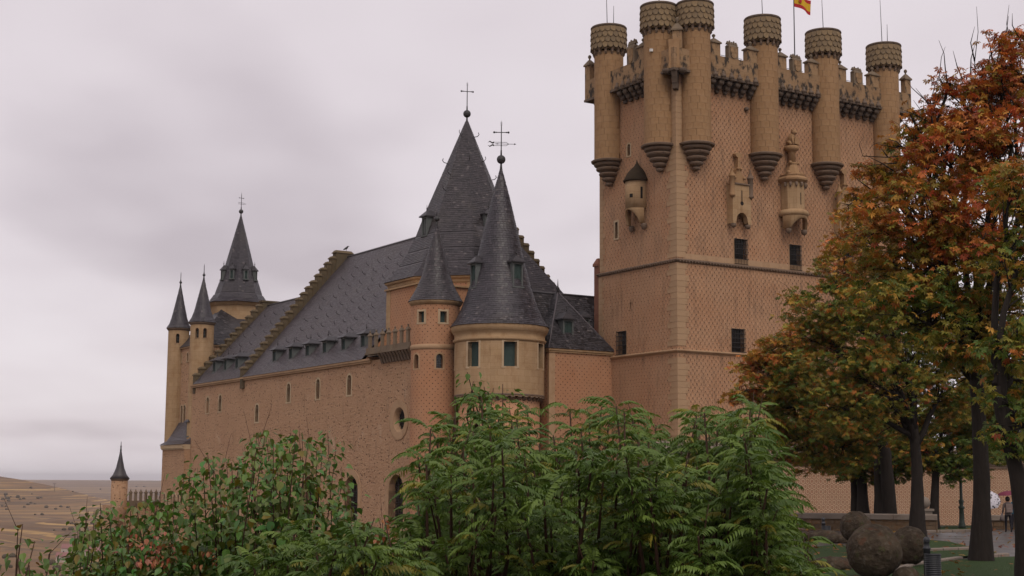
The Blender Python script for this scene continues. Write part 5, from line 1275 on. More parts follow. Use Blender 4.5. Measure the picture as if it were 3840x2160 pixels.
# white-leaved ornamental grass
sp_v = np.array([[-.02, 0, 0], [.02, 0, 0], [.022, .25, .5], [-.022, .25, .5], [0, .75, .62]]); sp_f = [(0, 1, 2, 3), (3, 2, 4)]
q = gp(2952, 2008); n = 420; P = np.tile([q.x, q.y, .02], (n, 1))+rng.normal(0, .16, (n, 3))*[1, 1, .2]; cc = np.where(rng.random((n, 1)) < .5, [[.42, .36, .37]], [[.30, .15, .11]])
yaw = rng.uniform(0, 2*PI, n)
og = bpy.data.objects.new('ornamental_grass', None); og.location = (0, 0, 0); link(og); tag(og, 'clump of pale pink-and-white ornamental grass by the parapet', 'plant')
cloud('blades', P, rng.uniform(.6, 1.15, n), rotz_tilt(n, -.5, .5, yaw), sp_v, sp_f, cc, M['grassb'], og)
# ------------------------------------------------------------------ chestnut avenue
def palmate(seed):
    r = random.Random(seed); V = []; F = []
    for k in range(7):
        a = (-2.2+4.4*k/6); ln = (1.0-.11*abs(k-3))*r.uniform(.85, 1.1); wd = ln*.19; dr = r.uniform(.1, .35)
        d = np.array([math.cos(a), math.sin(a), 0]); s = np.array([-math.sin(a), math.cos(a), 0]); b = len(V)
        V += [d*.03, d*ln*.6+s*wd+[0, 0, .04-dr*.3], d*ln*.62+[0, 0, -.05-dr*.3], d*ln*.6-s*wd+[0, 0, .04-dr*.3], d*ln+[0, 0, -dr]]
        F += [(b, b+2, b+1), (b, b+3, b+2), (b+1, b+2, b+4), (b+2, b+3, b+4)]
    return np.array(V), F
PALM = [palmate(s) for s in range(4)]
GREEN, OLIVE, GOLD, ORNG, RUST = (.078, .122, .017), (.23, .205, .027), (.44, .25, .036), (.48, .155, .03), (.33, .065, .02)
def colour_mix(n, wts):
    cs = np.array([GREEN, OLIVE, GOLD, ORNG, RUST]); w_ = np.array(wts, float); w_ /= w_.sum()
    k = rng.choice(5, n, p=w_); k2 = rng.choice(5, n, p=w_); t = rng.uniform(0, .5, (n, 1)); return (cs[k]*(1-t)+cs[k2]*t)*rng.uniform(.75, 1.3, (n, 1))
CAMV = np.array([0, 0, CAMZ])
def chestnut(label, trunk, trad, blobs, wts, lai=1.0, ls=.18, single=150, fork=None, twigs=(), extra=()):
    """trunk: list of points from the ground up; blobs: (centre, radius, autumn weights or None)"""
    root = bpy.data.objects.new('chestnut_tree', None); root.location = trunk[0]; link(root); tag(root, label, 'tree', 'chestnut avenue on the plaza'); o0 = Vector(trunk[0])
    mb = MB(); n = len(trunk); rad = [trad*(1.35 if i == 0 else 1.0-.35*i/(n-1)) for i in range(n)]
    pts = []; rr = []
    for i in range(n-1):
        for k in range(4):
            t = k/4; pts.append(Vector(trunk[i]).lerp(Vector(trunk[i+1]), t)-o0); rr.append((rad[i]*(1-t)**2+rad[i+1]*(1-(1-t)**2))*random.uniform(.95, 1.05))
    pts.append(Vector(trunk[-1])-o0); rr.append(rad[-1]); mb.tube([Vector((0, 0, -.35))]+pts, [rr[0]*1.15]+rr, 14); obj('trunk', mb.mesh('trunk'), M['bark'], root)
    br = MB(); top = Vector(trunk[-1])-o0
    def limb(a, b, r0, r1, sag=.12, seg=6, k=6):
        a, b = Vector(a), Vector(b); L_ = (b-a).length; m = Vector((random.uniform(-1, 1), random.uniform(-1, 1), random.uniform(.2, 1)))*L_*sag
        P_ = []
        for i in range(k+1):
            t = i/k; P_.append(a.lerp(b, t)+m*math.sin(PI*t)+Vector((random.uniform(-1, 1), random.uniform(-1, 1), random.uniform(-1, 1)))*L_*.018)
        br.tube(P_, [r0+(r1-r0)*(i/k)**.8 for i in range(k+1)], seg); return P_
    Ps, Cs, Ss = [], [], []
    for bi, (c_, r_, wt) in enumerate(blobs):
        c_ = Vector(c_)-o0; st0 = pts[int(len(pts)*random.uniform(.72, .98))] if (c_-top).length > 1 else top
        main = limb(st0, c_, min(trad*.55, .06+.05*r_), .045, .12)
        nc = int(20*r_*r_*lai)
        cl = rng.normal(0, 1, (nc, 3)); cl /= np.linalg.norm(cl, axis=1)[:, None]; rad_ = r_*(rng.uniform(.18, 1, nc)**.5)
        cl = cl*rad_[:, None]*[1, 1, .8]+np.array(c_)
        for i in range(nc):
            if i < int(6+7*r_):
                s0 = main[random.randrange(3, len(main))]; e_ = Vector(cl[i])+(Vector(cl[i])-c_)*random.uniform(0, .22)
                q = limb(s0, e_, .032, .008, .16, 5, 5)
                for _ in range(2): limb(q[random.randrange(2, 5)], e_+Vector((random.gauss(0, .5), random.gauss(0, .5), random.gauss(0, .4)))*min(1, r_*.5), .014, .004, .2, 4, 4)
        k = rng.integers(13, 26, nc); own = np.repeat(np.arange(nc), k); n_ = len(own)
        p_ = cl[own]+rng.normal(0, 1, (n_, 3))*[.24, .24, .13]
        up = (p_[:, 2]-c_.z)/r_; w2 = np.array(wt or wts, float)
        colr = colour_mix(n_, w2); hue = rng.uniform(.7, 1.3, (nc, 3))[own]; colr = colr*np.stack([hue[:, 0], np.sqrt(hue[:, 0]*hue[:, 1]), hue[:, 0]], -1)
        Ps.append(p_); Cs.append(colr); Ss.append(rng.uniform(.75, 1.2, n_)*ls)
    obj('branches', br.mesh('branches'), M['bark'], root) if not twigs else None
    if twigs:
        for tw in twigs:
            for k_ in range(1): 
                P_ = [Vector(p)-o0 for p in tw]; br.tube(P_, [.026-.021*i/(len(P_)-1) for i in range(len(P_))], 5)
        obj('branches', br.mesh('branches'), M['bark'], root)
    P = np.concatenate(Ps); C_ = np.concatenate(Cs); S = np.concatenate(Ss); n = len(P)
    Rm = rotz_tilt(n, .1, 1.1)
    d = np.linalg.norm(P+np.array(o0)-CAMV, axis=1); order_ = np.argsort(d); near_ = order_[:single]; mask = np.ones(n, bool); mask[near_] = False
    va = rng.integers(0, 4, n)
    crown = None
    tv, tf = PALM[0]
    crown = cloud('crown', P[mask], S[mask], Rm[mask], tv, tf, C_[mask], M['leaf'], root)
    for i in near_:
        kk = int(np.argmin([np.sum((np.array(c)-C_[i])**2) for c in (GREEN, OLIVE, GOLD, ORNG, RUST)])); key = 'chestnut_leaf%d' % kk
        if key not in MESH:
            tv2, tf2 = PALM[kk % 4]; m2 = bpy.data.meshes.new('leaf'); m2.from_pydata(tv2.tolist(), [], tf2); a_ = m2.attributes.new('col', 'FLOAT_COLOR', 'POINT'); a_.data.foreach_set('color', np.tile([*(GREEN, OLIVE, GOLD, ORNG, RUST)[kk], 1], len(tv2)).astype(np.float32)); m2.materials.append(M['leaf']); MESH[key] = m2
        l_ = bpy.data.objects.new('leaf', MESH[key]); mm = Matrix(Rm[i].tolist()).to_4x4(); l_.matrix_local = Matrix.Translation(P[i]) @ mm @ Matrix.Scale(S[i], 4); link(l_, root)
    return root
def B(px, py, Yd, r_, wt=None): return (at(px, py, Yd), r_, wt)
wR = (.2, .5, 1.0, 2.6, 2.4); wO = (1.1, 2.2, 1.3, 1.1, .25); wG = (2.4, 2.0, .7, .35, .1); wM = (2.0, 2.6, .9, .45, .1); wE = (.5, 1.3, 1.7, 2.2, .5); wD = (3, .9, .2, .1, 0)
def T(px, py, Yd, *up): return [gp(px, py)]+[at(x, y, Yd) for x, y in up]
# the near tree whose red crown rises highest
g0 = gp(3679, 2108)
chestnut('tall near chestnut with rust-red upper crown and bare twig tips', [g0, at(3682, 1800, g0.y), at(3668, 1500, g0.y), at(3640, 1250, g0.y)], .29,
         [B(3560, 620, 44.5, 1.75, wR), B(3640, 430, 45.5, 1.35, wR), B(3790, 560, 44, 1.5, wR), B(3765, 350, 46, 1.0, wR), B(3420, 560, 46.5, 1.0, wE), B(3400, 800, 44, 1.5, wE), B(3700, 850, 43.5, 1.9, wR), B(3540, 1000, 44, 1.7, wO), B(3330, 950, 45.5, 1.3, wO), B(3290, 1120, 46.5, 1.15, wM), B(3430, 1180, 43.5, 1.6, wG), B(3620, 1220, 45, 1.7, wG), B(3790, 1150, 46, 1.6, wG), B(3330, 690, 47, .85, wE), B(3480, 440, 47, .6, wR), B(3760, 210, 45, .75, wR), B(3690, 300, 45, .7, wR), B(3825, 130, 45.5, .6, wR), B(3845, 330, 45, 1.1, wR), B(3300, 620, 47, .5, wE), B(3560, 300, 45, .35, wR), B(3420, 420, 46, .4, wE), B(3230, 760, 47.5, .6, wE), B(3560, 460, 45, .8, wR)], wM, lai=.95,
         twigs=[[at(3560, 650, 45), at(3420, 580, 45), at(3330, 590, 45), at(3235, 585, 45), at(3222, 540, 45), at(3240, 512, 45)], [at(3680, 480, 45), at(3660, 330, 45), at(3655, 230, 45), at(3668, 120, 45), at(3662, 25, 45)], [at(3655, 230, 45), at(3640, 160, 45), at(3655, 100, 45)],
                [at(3640, 420, 45), at(3560, 350, 45), at(3522, 290, 45), at(3530, 215, 45), at(3545, 175, 45)], [at(3800, 330, 45), at(3790, 160, 45), at(3775, 90, 45), at(3784, 18, 45)], [at(3560, 400, 45), at(3480, 385, 45), at(3420, 330, 45), at(3405, 308, 45)], [at(3540, 420, 45), at(3450, 410, 45), at(3425, 375, 45)], [at(3660, 330, 45), at(3705, 250, 45), at(3712, 200, 45)], [at(3560, 350, 45), at(3545, 260, 45), at(3540, 200, 45), at(3520, 150, 45)], [at(3330, 590, 45), at(3300, 550, 45)], [at(3420, 580, 45), at(3360, 530, 45), at(3320, 520, 45)]]+[[at(x, y, 45), at(x+dx*.5+random.uniform(-12, 12), y+dy*.5, 45), at(x+dx+random.uniform(-8, 8), y+dy, 45)] for x, y, dx, dy in ((3500, 420, -70, -90), (3470, 450, -90, -40), (3610, 300, -40, -110), (3640, 280, 20, -120), (3720, 220, -30, -110), (3760, 180, 30, -120), (3400, 560, -110, -20), (3380, 610, -120, 10), (3350, 640, -100, -60), (3820, 140, -30, -90), (3250, 780, -100, -20), (3280, 720, -90, -70), (3590, 360, -60, -60), (3440, 520, -60, -80))], single=250)
chestnut('chestnut with leaning trunk at the edge of the lawn', [gp(3852, 2190), at(3838, 1950, 36), at(3815, 1780, 36), at(3768, 1600, 36.2), at(3735, 1450, 36.3)], .23,
         [B(3830, 1330, 36.5, 1.1, wG), B(3850, 1600, 36, .9, wD), B(3860, 950, 37, 1.3, wM), B(3780, 1420, 37.5, .9, wG), B(3880, 700, 37, 1.2, wO)], wG, lai=.8)
t5 = gp(3440, 2014)
chestnut('chestnut forking low into two heavy limbs', [t5, at(3440, 1850, t5.y), at(3438, 1740, t5.y), at(3425, 1600, t5.y)], .34,
         [B(3180, 1010, 69, 1.9, wE), B(3120, 1160, 68, 2.2, wM), B(3290, 1230, 67, 2.5, wG), B(3140, 1350, 67.5, 2.2, wG), B(3420, 1330, 69, 2.4, wG), B(3300, 1450, 66.5, 2.1, wM), B(3540, 1420, 69, 2.2, wG), B(3160, 1530, 67, 1.8, wG), B(3400, 1560, 70, 1.9, wG), B(3060, 1260, 69, 1.3, wE), B(3200, 860, 70, 1.2, wE)], wM, lai=.85)
t4 = gp(3340, 1990)
chestnut('chestnut whose orange-tipped boughs reach across the keep', [t4, at(3332, 1850, t4.y), at(3320, 1700, t4.y), at(3290, 1580, t4.y)], .40,
         [B(2955, 1290, 77, 1.35, wE), B(2890, 1390, 77, 1.6, wE), B(3010, 1430, 76, 2.0, wM), B(2830, 1360, 77.5, .8, wE), B(2800, 1470, 77, .75, wE), B(2930, 1530, 77, 1.5, wG), B(3080, 1560, 76, 2.0, wG), B(2900, 1620, 78, 1.0, wE), B(3010, 1680, 77, 1.6, wM), B(3150, 1680, 76, 1.8, wG), B(2760, 1490, 77, .5, wE), B(3230, 1600, 75.5, 1.7, wG)], wM, lai=.9, ls=.22)
t6 = gp(3500, 1986)
chestnut('slim chestnut standing behind the lamp verge', [t6, at(3506, 1850, t6.y), at(3512, 1700, t6.y)], .28,
         [B(3560, 1560, 81, 2.2, wG), B(3680, 1600, 82, 2.2, wG), B(3460, 1680, 80.5, 1.6, wG), B(3620, 1700, 80, 1.7, wD), B(3560, 1755, 80, .9, wD), B(3740, 1480, 83, 2.2, wM)], wG, lai=.8, ls=.22, single=80)
for (px, py, Yd, tr, bl, lb_) in ((3208, 1936, 85, .26, [(3120, 1700, 84, 1.5, wO), (3230, 1640, 85, 1.9, wM), (3180, 1750, 84, 1.0, wG)], 'thin chestnut just behind the rubble parapet'),
                               (3237, 1940, 84.5, .36, [(3300, 1720, 84, 1.5, wG), (3350, 1640, 85, 1.9, wG), (3270, 1770, 84, .8, wD)], 'thicker chestnut beside the thin one behind the parapet'),
                               (3297, 1980, 82.5, .27, [(3380, 1730, 82, 1.4, wD), (3430, 1700, 83, 1.6, wG), (3340, 1775, 82, .7, wD)], 'slightly leaning chestnut in front of the parapet')):
    b0 = at(px, py, Yd); b0.z = 0
    chestnut(lb_, [b0, at(px-4, 1820, Yd), at(px-10, 1700, Yd)], tr, [B(*q) for q in bl], wG, lai=.9, ls=.22, single=60)
b0 = at(3900, 1900, 95); b0.z = -.5
chestnut('far green chestnut filling the gap beside the moat wall', [b0, at(3860, 1700, 95), at(3830, 1500, 95)], .35, [B(3760, 1640, 95, 2.4, wD), B(3830, 1500, 95, 2.6, wG), B(3700, 1500, 96, 2.4, wG), B(3800, 1350, 95, 2.6, wG)], wG, lai=.7, ls=.24, single=0)

n = 1500; P = np.stack([rng.uniform(8, 34, n), rng.uniform(37, 84, n), np.full(n, .062)], -1); tv, tf = PALM[1]
fl = cloud('fallen_leaves', P, rng.uniform(.08, .16, n), rotz_tilt(n, -.15, .15), tv*np.array([1, 1, .25]), tf, colour_mix(n, (.1, .4, 1.5, 2, 1.5))*.7, M['leaf']); tag(fl, 'scattered brown fallen leaves on lawn and path', 'fallen leaves')
# ------------------------------------------------------------------ foreground thicket
M['frond'] = leaf_mat('feather_leaf', .5, .25, .35, False, (.058, .112, .018), (.15, .225, .038))
M['broad'] = leaf_mat('broad_leaf', .5, .25, .35, False, (.065, .128, .026), (.15, .225, .045))
M['broad_y'] = leaf_mat('yellowing_leaf', .5, .25, .4, False, (.20, .17, .025), (.26, .105, .02))
M['under'] = leaf_mat('thicket_leaf', .45, .2, .4)
def frond(seed):
    r = random.Random(seed); V = []; F = []
    arc = r.uniform(.55, 1.15); curl = r.uniform(-.35, .35); n = 13
    def rp(t): return np.array([t-.16*arc*t**3, curl*t*t, .42*t-.78*arc*t*t])
    pv = [rp(i/8) for i in range(9)]
    for i, p in enumerate(pv):
        w_ = .009*(1-.75*i/8); b = len(V); V += [p+[0, w_, 0], p+[0, -w_, 0], p+[0, 0, -w_*1.5]]
        if i: 
            for k in range(3): F.append((b-3+k, b-3+(k+1) % 3, b+(k+1) % 3, b+k))
    for i in range(n):
        t = .14+.84*i/(n-1); p = rp(t); fw_ = rp(min(t+.03, 1.0))-rp(t-.03); fw_ /= np.linalg.norm(fw_)
        for s in (-1, 1):
            ln = .215*(1-.4*abs(t-.5)*1.5)*r.uniform(.8, 1.15); side = np.array([0, s, 0]); dn = r.uniform(.5, 1.25)
            d = side*.8+fw_*r.uniform(.2, .6)+np.array([0, 0, -dn*.5+.2]); d /= np.linalg.norm(d); wv = np.cross(d, [r.uniform(-.25, .25), r.uniform(-.25, .25), 1]); wv /= np.linalg.norm(wv); wd = ln*.17
            up_ = np.cross(wv, d); m1 = p+d*ln*.33; m2 = p+d*ln*.66+np.array([0, 0, -dn*ln*.2]); tp = p+d*ln*.92+np.array([0, 0, -dn*ln*.5]); b = len(V)
            V += [p, m1+wv*wd+up_*wd*.3, m1, m1-wv*wd+up_*wd*.3, m2+wv*wd*.8+up_*wd*.2, m2, m2-wv*wd*.8+up_*wd*.2, tp]
            F += [(b, b+2, b+1), (b, b+3, b+2), (b+1, b+2, b+5, b+4), (b+2, b+3, b+6, b+5), (b+4, b+5, b+7), (b+5, b+6, b+7)]
    return np.array(V), F
def pymesh(name, tv, tf, mat, smooth=False):
    m2 = bpy.data.meshes.new(name); m2.from_pydata(tv.tolist(), [], tf); m2.materials.append(mat); m2.polygons.foreach_set('use_smooth', [smooth]*len(m2.polygons)); return m2
M['frond_y'] = leaf_mat('yellowing_frond', .5, .25, .35, False, (.16, .17, .025), (.26, .22, .03))
FR = [pymesh('frond', *frond(s), M['frond'], True) for s in range(16)]+[pymesh('frond', *frond(40), M['frond_y'], True)]
def heart(seed):
    r = random.Random(seed); f = r.uniform(.1, .35); dp = r.uniform(.1, .4)
    pts = [(.0, .0), (.02, .22), (.22, .39), (.5, .4), (.78, .22), (1.08, .0)]
    V = []; F = []
    for s in (-1, 1):
        b = len(V); V += [np.array([x, s*y, f*y-dp*x*x*.6]) for x, y in pts]; F += [(b, b+1, b+2, b+3), (b, b+3, b+4, b+5)]
    return np.array(V), F
HT = [pymesh('leaf', *heart(s), M['broad'], True) for s in range(5)]; HY = [pymesh('leaf', *heart(s+9), M['broad_y'], True) for s in range(2)]
prof_A = [(a*1.4907, b*1.4907) for a, b in ((900, 1330), (980, 1300), (1040, 1220), (1062, 1110), (1100, 1075), (1150, 1065), (1230, 1030), (1300, 1060), (1380, 1100), (1460, 1062), (1540, 1055), (1600, 1095), (1700, 1110), (1760, 1070), (1800, 1028), (1870, 1035), (1910, 1100), (1945, 1190), (1962, 1280), (1985, 1345), (2030, 1375), (2070, 1405), (2100, 1450))]
pax, pay = zip(*prof_A)
def topA(x): return float(np.interp(x, pax, pay))
def thicket_plant(name, label, cat, group, x0, x1, tips, base_px, Yb, leafer, stem_r=.03):
    root = bpy.data.objects.new(name, None); b = at(base_px, 1815, Yb); b.z = float(height(b.x, b.y)); root.location = b; link(root); tag(root, label, cat, group)
    mb = MB(); heads = []
    nst = max(3, len(tips)//6); tips = sorted(tips, key=lambda t: t[0]); hubs = []
    for k in range(nst):
        grp = tips[k*len(tips)//nst:(k+1)*len(tips)//nst]
        if not grp: continue
        mx_ = sum(t[0] for t in grp)/len(grp); my = max(t[1] for t in grp)+260; my_d = sum(t[2] for t in grp)/len(grp)
        hub = at(mx_+(base_px-mx_)*.35, my, my_d)-b; mid = Vector((hub.x*.45, hub.y*.45, hub.z*.55)); mb.tube([Vector((0, 0, -.3)), mid, hub], [stem_r*1.3, stem_r, stem_r*.7], 6)
        for t in grp:
            p = at(*t)-b; bend = hub.lerp(p, .55)+Vector((random.uniform(-.08, .08), random.uniform(-.08, .08), -.05)); mb.tube([hub, bend, p], [stem_r*.65, stem_r*.45, stem_r*.2], 5); heads.append((hub, bend, p))
    for hub, bend, p in random.sample(heads, max(1, len(heads)//4)):
        mb.tube([bend, p.lerp(bend, .3)+Vector((random.uniform(-.05, .05), 0, .06)), p+Vector((random.uniform(-.12, .12), random.uniform(-.1, .1), random.uniform(.08, .22)))], [stem_r*.3, stem_r*.2, stem_r*.08], 4)
    obj('stems', mb.mesh('stems'), M['stem'], root); leafer(root, heads, b); return root
FT = frond(2); M['frond_a'] = leaf_mat('feather_leaf_mass', .5, .25, .35)
def fronds(root, heads, b):
    A = []
    for hub, bend, p in heads:
        k = random.randint(14, 20); a0 = random.uniform(0, 2*PI)
        for i in range(k):
            t = 1-.62*(i/k)*random.uniform(.5, 1); q = bend.lerp(p, t) if t > .3 else hub.lerp(bend, .8)
            yaw = a0+i*2.4+random.uniform(-.3, .3); pit = -random.uniform(.0, 1.05)*(1-.6*i/k); A.append((q, Euler((random.uniform(-.35, .35), pit, yaw)), random.uniform(.13, .27)))
    A.sort(key=lambda r: (r[0]+b).y)
    for q, e_, s in A[:290]:
        o = bpy.data.objects.new('frond', random.choice(FR)); o.location = q; o.rotation_euler = e_; o.scale = (s, s, s); link(o, root)
    A = A[290:]; n = len(A)
    if n:
        t = rng.random((n, 1)); cc = np.array([[.058, .112, .018]])*(1-t)+np.array([[.15, .225, .038]])*t; cc[rng.random(n) < .05] = [.24, .22, .03]
        cloud('frond_mass', np.array([r[0][:] for r in A]), np.array([r[2] for r in A]), np.array([np.array(r[1].to_matrix()) for r in A]), FT[0], FT[1], cc, M['frond_a'], root, smooth=True)
groups = [('feathery green ailanthus rising in front of the round tower', 1560, 1960), ('feathery green ailanthus in front of the hipped wing', 1930, 2330), ('feathery green ailanthus in front of the keep\'s near corner', 2300, 2650), ('feathery green ailanthus overlapping the moat wall and chestnut boughs', 2600, 2900), ('low feathery ailanthus sprawling towards the granite balls', 2780, 3080)]
for gi, (lb_, x0, x1) in enumerate(groups):
    tips = []
    for k in range(12):
        x = x0+(x1-x0)*(k+random.uniform(.2, .8))/12; tips.append((x, topA(x)+random.choice((-50, -20, 10, 35, 60, 95))+random.uniform(-15, 15), random.uniform(10.2, 12.5)))
    tr = 0
    while len(tips) < 62 and tr < 900:
        tr += 1; x = random.uniform(x0, x1); lo_ = topA(x)+90
        if lo_ > 2260: continue
        y = random.uniform(lo_, 2280)
        if all(abs(x-t[0])+abs(y-t[1]) > 42 for t in tips): tips.append((x, y, random.uniform(9.0, 12.0)))
    thicket_plant('ailanthus_tree', lb_, 'tree', 'ailanthus thicket below the camera', x0, x1, tips, (x0+x1)/2, 11.6, fronds)
tips = [(x, y, random.uniform(8.6, 9.6)) for x, y in ((1010, 2060), (1100, 1990), (1180, 2040), (1260, 2060), (1330, 2020), (950, 2130), (1080, 2120), (1200, 2150), (1320, 2140), (1420, 2080), (1470, 2150), (1380, 2200), (1150, 2220), (1000, 2230), (1500, 2060), (1560, 2130))]
thicket_plant('ailanthus_tree', 'foremost ailanthus with long arching fronds before the broad-leaved saplings', 'tree', 'ailanthus thicket below the camera', 940, 1560, tips, 1200, 9.2, fronds)
# broad-leaved saplings
prof_B = [(a*1.4907, b*1.4907) for a, b in ((175, 1449), (185, 1340), (205, 1300), (240, 1265), (262, 1245), (290, 1300), (330, 1270), (365, 1220), (395, 1265), (430, 1250), (470, 1180), (520, 1140), (560, 1160), (610, 1135), (655, 1075), (690, 1100), (740, 1085), (790, 1100), (835, 1072), (852, 1130), (868, 1270), (900, 1300), (960, 1300), (1010, 1290), (1060, 1270))]
pbx, pby = zip(*prof_B)
def topB(x): return float(np.interp(x, pbx, pby))
def leaves(dens, yel):
    def f(root, heads, b):
        cnt = 0; P = []; 
        for hub, bend, p in heads:
            path = [hub.lerp(bend, .3+.7*i/6) for i in range(7)]+[bend.lerp(p, i/9) for i in range(1, 10)]
            for i, q in enumerate(path):
                for _ in range(dens):
                    yaw = random.uniform(0, 2*PI); off = Vector((math.cos(yaw), math.sin(yaw), 0))*random.uniform(.01, .16)*(1.6-.05*i)
                    s = random.uniform(.035, .088)*(1.1-.025*i); P.append((q+off+Vector((0, 0, random.uniform(-.06, .03))), yaw, random.uniform(-.1, 1.35), s))
        random.shuffle(P); rest = P[295:]
        for q, yaw, tl, s in P[:295]:
            me = random.choice(HY) if random.random() < yel else random.choice(HT)
            o = bpy.data.objects.new('leaf', me); o.location = q; o.rotation_euler = Euler((random.uniform(-.5, .5), tl, yaw)); o.scale = (s,)*3; link(o, root)
        if rest:
            tv, tf = heart(3); n = len(rest); yw = np.array([r[1] for r in rest])
            cc = np.stack([rng.uniform(.065, .15, n), rng.uniform(.128, .22, n), rng.uniform(.026, .045, n)], -1); ym = rng.random(n) < yel; cc[ym] = [.2, .15, .025]
            Rm = np.array([np.array(Euler((random.uniform(-.5, .5), r[2], r[1])).to_matrix()) for r in rest])
            cloud('leaves', np.array([r[0][:] for r in rest]), np.array([r[3] for r in rest]), Rm, tv, tf, cc, M['under'], root, smooth=True)
    return f
for lb_, x0, x1, nt_, Yb in (('broad-leaved sapling with long shoots in front of the far corner turret', 270, 420, 13, 11.5), ('broad-leaved sapling before the low annex', 420, 700, 20, 12), ('bushy broad-leaved sapling before the great hall\'s narrow windows', 700, 1000, 26, 12), ('tall broad-leaved sapling before the great hall\'s arched windows', 960, 1290, 28, 11.8), ('broad-leaved sapling squeezed between hall wall and feathery ailanthus', 1270, 1560, 18, 12.3)):
    tips = []
    m = nt_//2
    for k in range(m): x = x0+(x1-x0)*(k+random.uniform(.2, .8))/m; tips.append((x, topB(x)+random.uniform(0, 30), random.uniform(10.5, 12.5)))
    while len(tips) < nt_: x = random.uniform(x0, x1); tips.append((x, random.uniform(topB(x)+80, 2200), random.uniform(10, 12.5)))
    thicket_plant('broadleaf_sapling', lb_, 'tree', 'broad-leaved saplings below the camera', x0, x1, tips, (x0+x1)/2, Yb, leaves(6, .05), .012)
thicket_plant('broadleaf_sapling', 'small lone sapling with few big leaves against the valley fields', 'tree', 'broad-leaved saplings below the camera', 40, 220, [(85, 1965, 9.6), (130, 2030, 9.6), (190, 2060, 9.5), (60, 2085, 9.5), (110, 2120, 9.4), (170, 2140, 9.4), (215, 2110, 9.6), (140, 2200, 9.4)], 115, 9.5, leaves(2, .02), .014)
thicket_plant('broadleaf_sapling', 'leafy sapling top poking up in front of the round tower', 'tree', 'broad-leaved saplings below the camera', 1740, 1900, [(1752, 1395, 12.8), (1775, 1430, 12.8), (1815, 1450, 12.8), (1850, 1455, 12.8), (1885, 1440, 12.8), (1800, 1500, 12.8), (1840, 1530, 12.7)], 1810, 12.8, leaves(3, .03), .018)
# dense undergrowth filling the slope behind and below the saplings
n = 34000; P = []; x = rng.uniform(20, 3150, n); 
tops = np.array([min(topA(a)+140 if a > 1480 else 1e9, (2010+60*math.sin(a*.013) if 430 < a < 1560 else 1e9), 2190-(a > 150)*30 if a < 300 else 1e9) for a in x])
tops = np.where(tops > 1e8, 2130, tops); y = tops+(2330-tops)*rng.random(n)**.8
P = np.array([at(a, b_, d)[:] for a, b_, d in zip(x, y, rng.uniform(12.6, 15.5, n))])
tv, tf = heart(1); cc = np.stack([rng.uniform(.045, .105, n), rng.uniform(.09, .165, n), rng.uniform(.018, .034, n)], -1)
ur = bpy.data.objects.new('undergrowth', None); link(ur); tag(ur, 'dense dark green undergrowth covering the slope under the saplings', 'undergrowth'); ur['kind'] = 'stuff'
cloud('foliage', P, rng.uniform(.04, .095, n), rotz_tilt(n, .1, 1.3), tv, tf, cc, M['under'], ur, smooth=True)
# russet seed clusters / dying leaves low on the left
n = 150; ctr = [at(a, b_, 10.9) for a, b_ in ((485, 2040), (585, 2050), (620, 2090), (545, 2100), (790, 2085), (1450, 1990))]
P = np.array([(ctr[rng.integers(0, 6)]+Vector(rng.normal(0, .055, 3)))[:] for _ in range(n)])
cloud('russet_leaves', P, rng.uniform(.02, .045, n), rotz_tilt(n, 0, 1.3), tv, tf, np.stack([rng.uniform(.34, .5, n), rng.uniform(.12, .2, n), rng.uniform(.07, .11, n)], -1), M['under'], ur)
# ------------------------------------------------------------------ walkers with umbrellas
def cloth_m(name, c, rough=.85): return plain(name, c, rough, .2, 8, .2)
M['skin'] = plain('skin', (.38, .21, .15), .6, .1, 6); M['hair'] = plain('dark_hair', (.02, .014, .01), .6, .3, 30); M['trouser'] = cloth_m('dark_trousers', (.022, .020, .026)); M['coat'] = cloth_m('dark_coat', (.035, .028, .03)); M['jacket'] = cloth_m('grey_jacket', (.15, .125, .12)); M['pack'] = cloth_m('grey_backpack', (.17, .13, .115)); M['shoe'] = cloth_m('dark_shoe', (.018, .015, .014)); M['maroon'] = cloth_m('maroon_umbrella', (.16, .03, .055), .6); M['blue'] = cloth_m('blue_cloth', (.02, .12, .19))
g = G('spotted_umbrella', .6); v = g.vor(g.ob(), 8, .8); g.col(g.mix(g.ss(v, .42, .34), (.5, .48, .52), (.03, .028, .03))); M['spot'] = g.m
def skin_body(name, verts, edges, radii, mat, parent, sub=2, rootv=0):
    me = bpy.data.meshes.new(name); me.from_pydata(verts, edges, []); o = obj(name, me, mat, parent)
    md = o.modifiers.new('skin', 'SKIN'); md.use_smooth_shade = True
    for i, r_ in enumerate(radii): me.skin_vertices[0].data[i].radius = (r_, r_) if isinstance(r_, (int, float)) else r_
    me.skin_vertices[0].data[rootv].use_root = True
    o.modifiers.new('sub', 'SUBSURF').levels = sub; o.modifiers['sub'].render_levels = sub; return o
